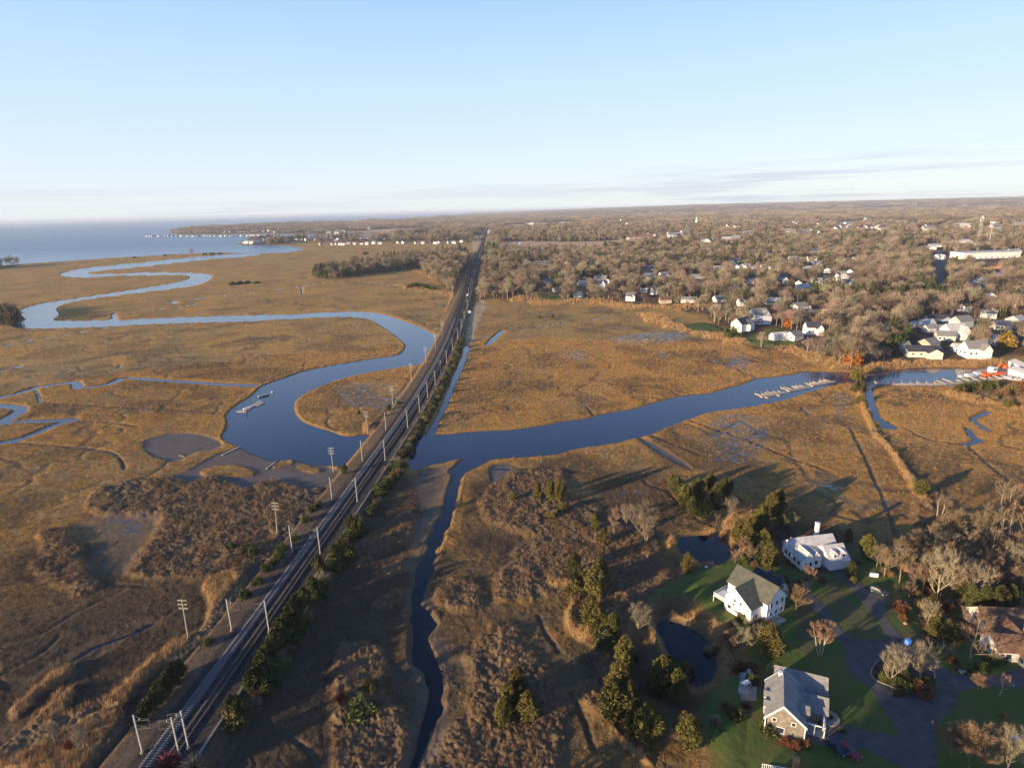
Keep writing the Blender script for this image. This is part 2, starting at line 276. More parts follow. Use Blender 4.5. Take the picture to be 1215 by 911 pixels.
# ------------------------------------------------------------------ materials
def newmat(name):
    m = bpy.data.materials.new(name); m.use_nodes = True; nt = m.node_tree
    b = nt.nodes['Principled BSDF']; b.inputs['Specular IOR Level'].default_value = 0.25
    return m, nt, b
def mat(name, col, rough=0.8, var=0.15, scale=1.0, metal=0.0, col2=None, spec=0.25, rnd=0.0, transl=0.0):
    m, nt, b = newmat(name); N = nt.nodes.new; L = nt.links.new
    b.inputs['Roughness'].default_value = rough; b.inputs['Metallic'].default_value = metal; b.inputs['Specular IOR Level'].default_value = spec
    tc = N('ShaderNodeTexCoord'); n = N('ShaderNodeTexNoise'); n.inputs['Scale'].default_value = scale; n.inputs['Detail'].default_value = 4
    L(tc.outputs['Object'], n.inputs['Vector'])
    mx = N('ShaderNodeMix'); mx.data_type = 'RGBA'
    c2 = col2 or tuple(max(0, c * (1 - 2 * var)) for c in col)
    mx.inputs['A'].default_value = (*[c * (1 + var) for c in col], 1) if col2 is None else (*col, 1); mx.inputs['B'].default_value = (*c2, 1)
    r = N('ShaderNodeMapRange'); r.inputs[1].default_value = .3; r.inputs[2].default_value = .7; L(n.outputs[0], r.inputs[0]); L(r.outputs[0], mx.inputs['Factor'])
    last = mx.outputs['Result']
    if rnd:
        oi = N('ShaderNodeObjectInfo'); hs = N('ShaderNodeHueSaturation'); L(last, hs.inputs['Color'])
        a = N('ShaderNodeMapRange'); a.inputs[3].default_value = 1 - rnd; a.inputs[4].default_value = 1 + rnd; L(oi.outputs['Random'], a.inputs[0]); L(a.outputs[0], hs.inputs['Value'])
        ml = N('ShaderNodeMath'); ml.operation = 'MULTIPLY'; ml.inputs[1].default_value = 7.31; L(oi.outputs['Random'], ml.inputs[0])
        fr = N('ShaderNodeMath'); fr.operation = 'FRACT'; L(ml.outputs[0], fr.inputs[0])
        a2 = N('ShaderNodeMapRange'); a2.inputs[3].default_value = 0.5 - rnd * .09; a2.inputs[4].default_value = 0.5 + rnd * .05; L(fr.outputs[0], a2.inputs[0]); L(a2.outputs[0], hs.inputs['Hue'])
        last = hs.outputs['Color']
    L(last, b.inputs['Base Color'])
    return m

def water_mat():
    m, nt, b = newmat("water"); N = nt.nodes.new; L = nt.links.new
    b.inputs['Base Color'].default_value = (0.006, 0.013, 0.030, 1); b.inputs['Roughness'].default_value = 0.06; b.inputs['IOR'].default_value = 1.333
    b.inputs['Specular IOR Level'].default_value = 0.5
    tc = N('ShaderNodeTexCoord'); mp = N('ShaderNodeMapping'); mp.inputs['Rotation'].default_value = (0, 0, R(25)); mp.inputs['Scale'].default_value = (1, .45, 1); L(tc.outputs['Object'], mp.inputs[0])
    n1 = N('ShaderNodeTexNoise'); n1.inputs['Scale'].default_value = 0.45; n1.inputs['Detail'].default_value = 4; L(mp.outputs[0], n1.inputs['Vector'])
    n2 = N('ShaderNodeTexNoise'); n2.inputs['Scale'].default_value = 0.012; n2.inputs['Detail'].default_value = 3; L(mp.outputs[0], n2.inputs['Vector'])
    # open water is rougher than the sheltered creek: wave strength grows seaward
    sep = N('ShaderNodeSeparateXYZ'); L(tc.outputs['Object'], sep.inputs[0])
    far = N('ShaderNodeMapRange'); far.inputs[1].default_value = 250; far.inputs[2].default_value = 1100; far.inputs[3].default_value = 0.05; far.inputs[4].default_value = 0.9; L(sep.outputs[1], far.inputs[0])
    ml = N('ShaderNodeMath'); ml.operation = 'MULTIPLY'; L(far.outputs[0], ml.inputs[0])
    r = N('ShaderNodeMapRange'); r.inputs[1].default_value = .35; r.inputs[2].default_value = .65; r.inputs[3].default_value = .6; r.inputs[4].default_value = 1.25; L(n2.outputs[0], r.inputs[0]); L(r.outputs[0], ml.inputs[1])
    bp = N('ShaderNodeBump'); bp.inputs['Distance'].default_value = 0.6; L(ml.outputs[0], bp.inputs['Strength']); L(n1.outputs[0], bp.inputs['Height']); L(bp.outputs[0], b.inputs['Normal'])
    # base colour by distance: near-black creek, strong blue river, milky blue open sea
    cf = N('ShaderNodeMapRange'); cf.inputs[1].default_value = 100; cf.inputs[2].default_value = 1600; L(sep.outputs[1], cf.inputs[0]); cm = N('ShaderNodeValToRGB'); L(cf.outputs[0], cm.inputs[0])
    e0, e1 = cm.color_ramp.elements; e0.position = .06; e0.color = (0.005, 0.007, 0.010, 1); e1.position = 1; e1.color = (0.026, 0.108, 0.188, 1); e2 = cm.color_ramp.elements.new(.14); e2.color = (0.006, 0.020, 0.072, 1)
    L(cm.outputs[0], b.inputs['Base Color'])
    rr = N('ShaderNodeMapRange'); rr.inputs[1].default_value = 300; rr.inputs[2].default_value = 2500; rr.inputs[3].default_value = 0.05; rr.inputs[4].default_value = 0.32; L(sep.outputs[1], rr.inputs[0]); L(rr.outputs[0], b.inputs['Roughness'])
    return m

def ground_mat():
    m, nt, b = newmat("ground"); N = nt.nodes.new; L = nt.links.new
    tc = N('ShaderNodeTexCoord'); P = tc.outputs['Object']
    def noise(scale, det=4, rough=.55, stretch=None, rot=0, dist=0.0):
        n = N('ShaderNodeTexNoise'); n.inputs['Scale'].default_value = scale; n.inputs['Detail'].default_value = det; n.inputs['Roughness'].default_value = rough; n.inputs['Distortion'].default_value = dist
        if stretch:
            mp = N('ShaderNodeMapping'); mp.inputs['Scale'].default_value = stretch; mp.inputs['Rotation'].default_value = (0, 0, R(rot)); L(P, mp.inputs[0]); L(mp.outputs[0], n.inputs['Vector'])
        else: L(P, n.inputs['Vector'])
        return n.outputs[0]
    def rng_(s, a, b_, lo=0., hi=1.):
        r = N('ShaderNodeMapRange'); r.interpolation_type = 'SMOOTHSTEP'
        for i, v in enumerate((a, b_, lo, hi)): r.inputs[i + 1].default_value = v
        L(s, r.inputs[0]); return r.outputs[0]
    def mix(f, a, b_):
        x = N('ShaderNodeMix'); x.data_type = 'RGBA'
        for s, k in ((f, 'Factor'), (a, 'A'), (b_, 'B')):
            if isinstance(s, (tuple, float)): x.inputs[k].default_value = (*s, 1) if isinstance(s, tuple) else s
            else: L(s, x.inputs[k])
        return x.outputs['Result']
    def mul(a, b_):
        x = N('ShaderNodeMath'); x.operation = 'MULTIPLY'; L(a, x.inputs[0])
        if isinstance(b_, float): x.inputs[1].default_value = b_
        else: L(b_, x.inputs[1])
        return x.outputs[0]
    def attr(n):
        a = N('ShaderNodeAttribute'); a.attribute_name = n; s = N('ShaderNodeSeparateColor'); L(a.outputs['Color'], s.inputs[0]); return s.outputs[0], s.outputs[1], s.outputs[2], a.outputs['Alpha']
    reed, scrub_, mud_, lawn = attr('wa'); forest, ballast, field, wet = attr('wb'); path_, dirt, rust, gold = attr('wc')
    big = noise(0.018, 5, .6, dist=1.2); mid = noise(0.11, 4, .6, dist=.8); fine = noise(0.9, 4, .65); streak = noise(0.035, 4, .6, (1, 3.2, 1), 24, 1.6); wrack = noise(0.05, 5, .6, (1, 2.6, 1), 65, 2.5)
    marsh = mix(rng_(big, .36, .64), MARSH_GOLD, MARSH_OLIVE)
    marsh = mix(rng_(streak, .50, .70), marsh, MARSH_RUST)
    marsh = mix(mul(rng_(mid, .45, .70), .55), marsh, MARSH_GREY)
    marsh = mix(mul(rng_(wrack, .575, .61), .55), marsh, (0.42, 0.33, 0.19)); marsh = mix(mul(rng_(wrack, .40, .36), .6), marsh, (0.20, 0.095, 0.030))
    marsh = mix(rust, marsh, MARSH_DULL_FALLOFF); marsh = mix(gold, marsh, MARSH_GOLD)  # rust channel: dull patches plus near-field light falloff painted into the colour
    marsh = mix(mul(rng_(fine, .5, .75), .45), marsh, (0.10, 0.062, 0.026))
    c = mix(mul(scrub_, .9), marsh, mix(rng_(mid, .35, .65), (0.20, 0.125, 0.062), (0.14, 0.092, 0.050)))
    c = mix(mul(reed, .85), c, mix(rng_(fine, .35, .65), (0.38, 0.24, 0.105), (0.27, 0.165, 0.072)))
    c = mix(forest, c, mix(rng_(mid, .4, .6), (0.12, 0.075, 0.042), (0.085, 0.06, 0.038)))
    c = mix(field, c, mix(rng_(mid, .35, .65), (0.60, 0.42, 0.23), (0.50, 0.33, 0.17)))
    c = mix(lawn, c, mix(rng_(mid, .40, .66), (0.082, 0.125, 0.026), mix(rng_(fine, .5, .68), (0.125, 0.125, 0.036), (0.13, 0.085, 0.035))))
    c = mix(mud_, c, mix(rng_(mid, .3, .7), (0.165, 0.128, 0.100), (0.125, 0.098, 0.078)))
    c = mix(dirt, c, mix(rng_(fine, .35, .65), (0.15, 0.10, 0.06), (0.09, 0.065, 0.042)))
    c = mix(path_, c, mix(rng_(fine, .35, .65), (0.19, 0.135, 0.085), (0.12, 0.085, 0.055)))
    c = mix(ballast, c, mix(rng_(fine, .35, .65), (0.080, 0.062, 0.050), (0.045, 0.038, 0.035)))
    pans = noise(0.24, 5, .68, (1, 1.9, 1), 20, .8)
    pw = N('ShaderNodeMath'); pw.operation = 'ADD'; L(pans, pw.inputs[0]); L(mul(wet, .305), pw.inputs[1])
    pool = rng_(pw.outputs[0], .80, .86)
    c = mix(pool, c, (0.02, 0.022, 0.028))
    c = mix(mul(rng_(noise(2.2, 5, .75), .52, .72), .4), c, (0.045, 0.030, 0.018))
    L(c, b.inputs['Base Color'])
    rgh = N('ShaderNodeMapRange'); rgh.inputs[3].default_value = .92; rgh.inputs[4].default_value = .12; L(pool, rgh.inputs[0])
    rg2 = N('ShaderNodeMix'); L(mul(mud_, .55), rg2.inputs['Factor']); L(rgh.outputs[0], rg2.inputs['A']); rg2.inputs['B'].default_value = .35; L(rg2.outputs['Result'], b.inputs['Roughness'])
    sp = N('ShaderNodeMapRange'); sp.inputs[3].default_value = .12; sp.inputs[4].default_value = .6; L(pool, sp.inputs[0]); L(sp.outputs[0], b.inputs['Specular IOR Level'])
    # tussocky surface: bump fades where the ground is smooth (mud, pools, lawns, ballast)
    bh = noise(1.5, 5, .7)
    inv = N('ShaderNodeMath'); inv.operation = 'SUBTRACT'; inv.inputs[0].default_value = 1; inv.use_clamp = True
    mx = N('ShaderNodeMath'); mx.operation = 'MAXIMUM'; L(mud_, mx.inputs[0]); L(pool, mx.inputs[1]); mx2 = N('ShaderNodeMath'); mx2.operation = 'MAXIMUM'; L(mx.outputs[0], mx2.inputs[0]); L(mul(lawn, .7), mx2.inputs[1]); L(mx2.outputs[0], inv.inputs[1])
    bp = N('ShaderNodeBump'); bp.inputs['Distance'].default_value = 0.35; L(mul(inv.outputs[0], .8), bp.inputs['Strength']); L(bh, bp.inputs['Height']); L(bp.outputs[0], b.inputs['Normal'])
    return m
MARSH_GOLD = (0.54, 0.285, 0.062); MARSH_OLIVE = (0.31, 0.22, 0.085); MARSH_RUST = (0.37, 0.18, 0.048); MARSH_GREY = (0.26, 0.20, 0.115); MARSH_DULL_FALLOFF = (0.082, 0.056, 0.033)

# ------------------------------------------------------------------ ground: one sheet, finest where the photo looks closest
_rcY = np.array([-400, 60, 100, 137, 175, 212, 252, 292, 330, 376, 440, 520, 789, 1319, 1961, 2759, 5000, 9000.])
_rcX = np.array([-107, -77.3, -74.5, -71.6, -68.8, -66, -62.9, -59.7, -57.4, -55.4, -53.6, -53.6, -59, -71, -85, -102, -152, -240.])
_yy = np.linspace(-400, 9000, 9401); _xx = np.interp(_yy, _rcY, _rcX)
_k = np.exp(-np.linspace(-2.5, 2.5, 81) ** 2); _k /= _k.sum(); _xs = np.convolve(np.pad(_xx, 40, mode='edge'), _k, 'valid')
def rc(y): return np.interp(y, _yy, _xs)

th = np.concatenate([np.arange(.06, 2, .05), np.arange(2, 50, .082), np.arange(50, 76, .6)])
az = np.concatenate([np.arange(-180, -52, 4.0), np.arange(-52, 52, .082), np.arange(52, 180, 4.0)])
th_r = np.radians(th); rad = HC / np.tan(th_r)
AZ, RD = np.meshgrid(np.radians(az), rad); nr, nc = AZ.shape
PX = (RD * np.sin(AZ)).ravel(); PY = (RD * np.cos(AZ)).ravel(); P2 = np.stack([PX, PY], 1)
DIST = RD.ravel()
px_m = DIST * DIST / (HC * 600)                      # ground metres covered by one row

# areas
chan = fbm(PX / 55 + .6 * fbm(PX / 20, PY / 20, 2, 55), PY / 55 + .6 * fbm(PX / 20, PY / 20, 2, 56), 3, 51)
warp = (fbm(PX / 9, PY / 9, 3, 3) - .5)
n_mid = fbm(PX / 4.0, PY / 4.0, 3, 11); n_big = fbm(PX / 40, PY / 40, 3, 21); n_fine = vn(PX / 1.1, PY / 1.1, 31) * .6 + vn(PX / .5, PY / .5, 37) * .4
def area(polys, soft=1.5, wamp=3.0, n=4, z=0.3):
    w = np.zeros(len(PX))
    for p in polys:
        q = wp(p, z, n); d = sdf(P2, q, True, 25.0) + warp * wamp
        w = np.maximum(w, 1 - sstep(-soft, soft, d))
    return w
d_land = sdf(P2, land, True, 60.0)
d_riv = np.full(len(PX), 40.0)
for p in rivers: d_riv = np.minimum(d_riv, sdf(P2, wp(p, 0.1, 3), True, 40.0))
d_crk = np.full(len(PX), 40.0)
for p, hw in creeks:
    if hw: d_crk = np.minimum(d_crk, sdf(P2, wp(p, 0.2, 4, False), False, 40.0) - hw)
d_dit = np.full(len(PX), 20.0)
for p in ditches: d_dit = np.minimum(d_dit, sdf(P2, wp(p, 0.4, 4, False), False, 20.0))
w_mud = np.maximum.reduce([area(mud[:2] + mud[4:], .8, 1.5), .5 * area(mud[2:3], 3, 9), .6 * area(mud[3:4], 2, 8)]); w_gm = area(grass_on_mud, .8, 1.5); w_mud = w_mud * (1 - w_gm)
w_reed = area(reeds, 1.0, 3.0)
for p, hw in reed_lines:
    d = sdf(P2, wp(p, 0.5, 4, False), False, 25.0) - hw + warp * hw * 2.6; w_reed = np.maximum(w_reed, 1 - sstep(-.8 - hw * .3, .8 + hw * .3, d))
w_scrub = area(scrub, 1.5, 5)
w_lawn = area(lawns, 1.5, 2.0, 4, 1.5)
w_field = area(fields, 3, 8)
d_for = np.full(len(PX), 60.0)
for p in forests: d_for = np.minimum(d_for, sdf(P2, wp(p, 2.0, 2), True, 60.0))
w_for = (1 - sstep(-6, 4, d_for + warp * 12)) * (1 - w_lawn) * (1 - w_field)
roads = [(n_, wp(p, 4.0, 2)) for n_, p in road_px]
dr = PX - rc(PY); on_line = (PY > -300) & (PY < 8500)
far_fade = np.clip(1.2 - DIST / 3000, .15, 1)
# heights
z = 0.55 + .25 * (n_big - .5) + far_fade * (.34 * (n_mid - .5) + .30 * (n_fine - .5))
z += w_gm * .1 - (.42 * sstep(.03, .006, np.abs(chan - .5)) * np.clip(1 - DIST / 900, 0, 1)) * (1 - np.clip(w_reed + w_scrub + w_lawn, 0, 1)) + .25 * sstep(2.5, 0, np.minimum(d_riv, d_crk)) * (d_riv > 0) * far_fade
z = z * (1 - w_mud) + w_mud * (.10 + .05 * n_big + .02 * n_fine)
z += w_reed * (1 - w_mud) * far_fade * (1.0 + .7 * (n_mid - .4) + .5 * (n_fine - .5))
z += w_scrub * (1 - w_mud) * (.75 + 1.0 * (n_mid - .4) + .7 * (n_fine - .5))
z -= np.clip(1 - d_dit / np.maximum(1.1, px_m * .35), 0, 1) * np.where(DIST < 330, .5, .9) * (1 - w_lawn)
up_lawn = area(lawns[:2], 6, 2.0, 4, 1.5)
z = z * (1 - up_lawn) + up_lawn * (2.3 + .10 * (n_fine - .5) + .3 * (n_big - .5))
d_drv = np.full(len(PX), 12.0)
for _, p in drives: d_drv = np.minimum(d_drv, sdf(P2, wp(p, 2.35, 4), True, 12.0))
w_flat = sstep(8, 2, d_drv); z = z * (1 - w_flat) + w_flat * 2.3
upl = 1 - sstep(-45, 12, d_for)
hills = 78 * sstep(7000, 15000, DIST) * sstep(R(0), R(20), np.arctan2(PX, PY)) + 20 * sstep(6000, 15000, DIST) * sstep(R(-3), R(4), np.arctan2(PX, PY))
z += upl * (4.0 + 7 * sstep(900, 2500, DIST) * fbm(PX / 420, PY / 420, 2, 5)) + hills * (.8 + .4 * fbm(PX / 1800, PY / 1800, 3, 8)) * (d_land < 0)
w_up2 = area(lawns[2:], 6, 2, 4, 2); z = np.where((w_up2 > .3) & (upl < .6), np.maximum(z, 2.0 * w_up2), z)
# water cuts
dw = np.minimum(d_riv, d_crk) + warp * 2.0 + .55 + (.5 + 2.6 * (fbm(PX / 6, PY / 6, 2, 71) - .5)) * (sstep(225, 205, PY) * (PX < 40))
z = np.minimum(z, np.where(dw < 6, dw * .55 - .12, 99)); z = np.where(dw < 0, np.maximum(dw * .5 - .15, -1.6), z)
ds = -d_land; z = np.minimum(z, np.where(ds < 60, ds * .06, 99)); z = np.where(ds < 0, np.maximum(ds * .05, -2.5), z)
# railway embankment with the service path on its west side
top = 3.0; f_ = np.where(dr < 0, (-dr - 10.5) / 5.0, (dr - 7.8) / 4.5)
emb = top * (1 - sstep(0, 1, f_)) - .5
z = np.where(on_line & (f_ < 1.0), np.maximum(z, emb + .12 * (n_fine - .5) * (f_ > 0)), z)
z = np.where(on_line & (f_ < 0), top - .5 + .02 * n_fine, z)
w_bal = np.where(on_line, sstep(6.4, 5.0, np.abs(dr)), 0); w_bal = np.maximum(w_bal, np.where(on_line, .75 * sstep(8.8, 7.8, dr) * (dr > 0), 0))
w_path = np.where(on_line, sstep(11.2, 9.5, -dr) * (dr < -4.6), 0) * (.55 + .6 * n_mid)
w_dirt = np.where(on_line & (f_ > -.1) & (f_ < 1.2), .7, 0) * (w_bal < .5)
w_dirt = np.maximum(w_dirt, np.where(d_riv < 60, sstep(2.4, .3, dw) * (dw > -2), 0) * .75)
w_dirt = np.maximum(w_dirt, .85 * sstep(1.3, .4, d_dit)); w_dirt = np.maximum(w_dirt, .6 * sstep(.03, .006, np.abs(chan - .5)) * (DIST < 900))
w_dull_falloff = sstep(.45, .7, fbm(PX / 25, PY / 25, 3, 77)) * .45 + .60 * sstep(360, 150, DIST) + .40 * sstep(30, -60, PX) * sstep(300, 180, DIST)  # random dull patches, plus near darkening painted to imitate the lens's light falloff
w_gold = .8 * sstep(8, 1, dw) * (dw > 0) * (DIST > 180) + .35 * sstep(450, 900, DIST)
wet_polys = [C2([(350, 30), (430, 15), (530, 50), (500, 130), (420, 120), (350, 80)]), B6([(540, 130), (640, 90), (850, 90), (870, 180), (780, 220), (600, 200)]), B8([(0, 200), (200, 210), (260, 270), (200, 400), (0, 380)]), B8([(460, 110), (560, 120), (560, 220), (480, 220)]), A3([(480, 720), (700, 680), (900, 690), (820, 740), (560, 750)]), A3([(700, 770), (800, 775), (790, 815), (700, 815)]), A3([(250, 780), (380, 770), (430, 815), (330, 830)]),
             A3([(1040, 780), (1190, 800), (1190, 880), (1080, 850)]), T([(0, 440), (180, 470), (180, 580), (0, 560)], 860, 350, 6.5), B8([(370, 440), (520, 450), (560, 540), (420, 520)]), C8([(700, 430), (880, 420), (880, 460), (700, 470)])]
w_wet = area(wet_polys, 8, 6)
for arr in (w_mud, w_reed, w_scrub): arr[(np.minimum(d_riv, d_crk) < -.5)] = 0
GZ = z.reshape(nr, nc)
azr = np.radians(az)
def gz(x, y):
    """ground height under points"""
    x = np.atleast_1d(np.asarray(x, float)); y = np.atleast_1d(np.asarray(y, float))
    r = np.hypot(x, y); a = np.arctan2(x, y)
    i = np.interp(r, rad[::-1], np.arange(nr)[::-1]); j = np.interp(a, azr, np.arange(nc))
    i0 = np.clip(np.floor(i).astype(int), 0, nr - 2); j0 = np.clip(np.floor(j).astype(int), 0, nc - 2); fi = i - i0; fj = j - j0
    return (GZ[i0, j0] * (1 - fi) + GZ[i0 + 1, j0] * fi) * (1 - fj) + (GZ[i0, j0 + 1] * (1 - fi) + GZ[i0 + 1, j0 + 1] * fi) * fj
def hit(px, py):
    """pixel -> point standing on the built ground"""
    zz = 0.5
    for _ in range(6):
        x, y = g(px, py, zz); zz = 0.5 * zz + 0.5 * float(gz(x, y)[0])
    x, y = g(px, py, zz); return x, y, float(gz(x, y)[0])

def mesh_np(name, co, faces, mats, smooth=True, mi=None):
    me = bpy.data.meshes.new(name); k = faces.shape[1]
    me.vertices.add(len(co)); me.vertices.foreach_set('co', np.ascontiguousarray(co, np.float32).ravel())
    me.loops.add(faces.size); me.loops.foreach_set('vertex_index', np.ascontiguousarray(faces, np.int32).ravel())
    me.polygons.add(len(faces)); me.polygons.foreach_set('loop_start', np.arange(0, faces.size, k, dtype=np.int32)); me.polygons.foreach_set('loop_total', np.full(len(faces), k, np.int32))
    me.polygons.foreach_set('use_smooth', np.full(len(faces), smooth))
    if mi is not None: me.polygons.foreach_set('material_index', mi.astype(np.int32))
    for m_ in mats: me.materials.append(m_)
    me.update(calc_edges=True); return me
def link(name, me, parent=None, kind=None, label=None, cat=None, group=None, loc=None, rz=None):
    o = bpy.data.objects.new(name, me); scene.collection.objects.link(o)
    if parent: o.parent = parent
    tag(o, label, cat, group, kind)
    if loc is not None: o.location = loc
    if rz is not None: o.rotation_euler = (0, 0, rz)
    return o
def tag(o, label=None, cat=None, group=None, kind=None):
    for k, v in (('label', label), ('category', cat), ('group', group), ('kind', kind)):
        if v: o[k] = v
    return o
i = np.arange(nr - 1)[:, None] * nc + np.arange(nc - 1)[None, :]
q = np.stack([i, i + 1, i + nc + 1, i + nc], -1).reshape(-1, 4)
seam = np.arange(nr - 1) * nc
q = np.vstack([q, np.stack([seam + nc - 1, seam, seam + nc, seam + 2 * nc - 1], -1)])
me = mesh_np('ground', np.stack([PX, PY, z], 1), q, [ground_mat()])
def vcol(n_, a):
    at = me.attributes.new(n_, 'FLOAT_COLOR', 'POINT'); at.data.foreach_set('color', np.stack(a, 1).astype(np.float32).ravel())
vcol('wa', (w_reed, w_scrub, w_mud, w_lawn)); vcol('wb', (w_for, w_bal, w_field, w_wet)); vcol('wc', (w_path, w_dirt, w_dull_falloff, w_gold))
link('ground', me, None, 'structure', 'brown autumn salt marsh with lawns and wooded land reaching the horizon', 'ground')

n_ = 256; rr_ = [0, 60, 400, 3000, 20000, 140000]; wv = []; wf = []
wm = bpy.data.meshes.new('water'); bmw = bmesh.new(); rings = []
for r_ in rr_[1:]: rings.append([bmw.verts.new((r_ * math.sin(t), r_ * math.cos(t), 0)) for t in np.linspace(0, 2 * math.pi, 96, endpoint=False)])
bmw.faces.new(rings[0][::-1])
for a_, b_ in zip(rings, rings[1:]):
    for k in range(96): bmw.faces.new((a_[k], a_[(k + 1) % 96], b_[(k + 1) % 96], b_[k]))
bmesh.ops.recalc_face_normals(bmw, faces=bmw.faces); 
if bmw.faces[0].normal.z < 0: bmesh.ops.reverse_faces(bmw, faces=bmw.faces)
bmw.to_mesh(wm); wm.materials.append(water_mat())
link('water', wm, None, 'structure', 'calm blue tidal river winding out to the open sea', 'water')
# ------------------------------------------------------------------ mesh collector
class MB:
    def __init__(s): s.v = []; s.f = []
    def quad(s, a, b, c, d):
        n = len(s.v); s.v += [a, b, c, d]; s.f.append((n, n + 1, n + 2, n + 3))
    def tri(s, a, b, c):
        n = len(s.v); s.v += [a, b, c]; s.f.append((n, n + 1, n + 2))
    def box(s, x0, x1, y0, y1, z0, z1):
        n = len(s.v); s.v += [(x0, y0, z0), (x1, y0, z0), (x1, y1, z0), (x0, y1, z0), (x0, y0, z1), (x1, y0, z1), (x1, y1, z1), (x0, y1, z1)]
        for f in ((0, 3, 2, 1), (4, 5, 6, 7), (0, 1, 5, 4), (1, 2, 6, 5), (2, 3, 7, 6), (3, 0, 4, 7)): s.f.append(tuple(n + k for k in f))
        return s
    def tube(s, pts, radii, k=6, cap=True):
        n = len(s.v); pts = [Vector(p) for p in pts]
        for i, p in enumerate(pts):
            d = (pts[min(i + 1, len(pts) - 1)] - pts[max(i - 1, 0)]).normalized()
            a = d.orthogonal().normalized() if abs(d.z) < .95 else Vector((1, 0, 0)); a = (a - d * a.dot(d)).normalized(); b = d.cross(a)
            for j in range(k):
                t = 2 * math.pi * j / k; s.v.append(tuple(p + (a * math.cos(t) + b * math.sin(t)) * radii[i]))
        for i in range(len(pts) - 1):
            for j in range(k): s.f.append((n + i * k + j, n + i * k + (j + 1) % k, n + (i + 1) * k + (j + 1) % k, n + (i + 1) * k + j))
        if cap:
            s.f.append(tuple(n + j for j in range(k))[::-1]); s.f.append(tuple(n + (len(pts) - 1) * k + j for j in range(k)))
        return s
    def prism(s, outline, z0, z1):
        n = len(s.v); m = len(outline); s.v += [(x, y, z0) for x, y in outline] + [(x, y, z1) for x, y in outline]
        s.f.append(tuple(range(n, n + m))[::-1]); s.f.append(tuple(range(n + m, n + 2 * m)))
        for i in range(m): s.f.append((n + i, n + (i + 1) % m, n + m + (i + 1) % m, n + m + i))
        return s
    def xform(s, M): s.v = [tuple(M @ Vector(p)) for p in s.v]; return s
    def mesh(s, name, m, smooth=False):
        me = bpy.data.meshes.new(name); me.from_pydata(s.v, [], s.f); me.update()
        for mm in (m if isinstance(m, (list, tuple)) else [m]): me.materials.append(mm)
        if smooth: me.polygons.foreach_set('use_smooth', [True] * len(me.polygons))
        return me
    def build(s, name, m, parent=None, smooth=False, **k):
        return link(name, s.mesh(name, m, smooth), parent, **k)
def empty(name, loc, rz=0.0, label=None, cat=None, group=None):
    o = bpy.data.objects.new(name, None); scene.collection.objects.link(o); o.location = loc; o.rotation_euler = (0, 0, rz); o.empty_display_size = .5
    return tag(o, label, cat, group)
def dup_tree(o, parent=None):
    c = o.copy(); scene.collection.objects.link(c); c.parent = parent
    for ch in o.children: dup_tree(ch, c)
    return c
def tris_mesh(name, A, B, C, m):
    n = len(A); co = np.stack([A, B, C], 1).reshape(-1, 3); return mesh_np(name, co, np.arange(3 * n).reshape(n, 3), [m], False)

# ------------------------------------------------------------------ plant materials
bark = mat('bark', (0.27, 0.205, 0.135), .85, .2, .8, rnd=.2)
bark_pale = mat('bark_pale', (0.42, 0.34, 0.24), .8, .15, 1.0)
bark_dark = mat('bark_dark', (0.15, 0.11, 0.08), .85, .2, .8, rnd=.2)
twig = mat('twig', (0.25, 0.18, 0.105), .85, .2, .3, rnd=.3)
twig_red = mat('twig_red', (0.25, 0.155, 0.09), .85, .2, .3, rnd=.2)
twig_grey = mat('twig_grey', (0.30, 0.245, 0.155), .85, .15, .3, rnd=.2)
wood_far = mat('wood_far', (0.255, 0.205, 0.135), .9, .2, .05, rnd=.5)
cedar = mat('cedar_leaf', (0.160, 0.132, 0.030), .8, .3, .7, rnd=.25, col2=(0.080, 0.078, 0.020))
cedar_green = mat('cedar_green', (0.105, 0.098, 0.026), .8, .3, .7, rnd=.25, col2=(0.055, 0.060, 0.018))
pine_far = mat('evergreen_far', (0.080, 0.090, 0.036), .9, .3, .1, rnd=.3)
shrub_tan = mat('shrub_tan', (0.24, 0.16, 0.08), .9, .25, .5, rnd=.35)
shrub_rust = mat('shrub_rust', (0.20, 0.085, 0.035), .9, .25, .5, rnd=.2)
shrub_red = mat('shrub_red', (0.17, 0.045, 0.035), .9, .25, .5, rnd=.2)
shrub_green = mat('shrub_green', (0.085, 0.10, 0.028), .9, .3, .6, rnd=.2)
orange_leaf = mat('orange_leaf', (0.42, 0.15, 0.035), .9, .3, .5)
yellow_leaf = mat('yellow_leaf', (0.36, 0.24, 0.04), .9, .3, .5)
reed_m = mat('reed', (0.47, 0.295, 0.125), .85, .25, .25, rnd=.22)
reed_brown = mat('reed_brown', (0.27, 0.165, 0.080), .88, .25, .25, rnd=.3)
grass_m = mat('marsh_grass', (0.49, 0.275, 0.078), .9, .3, .25, rnd=.3)
grass_dull_falloff = mat('marsh_grass_dull_falloff', (0.15, 0.095, 0.052), .9, .3, .25, rnd=.35)  # darker grass: dull patches, and light falloff painted into the near tussocks

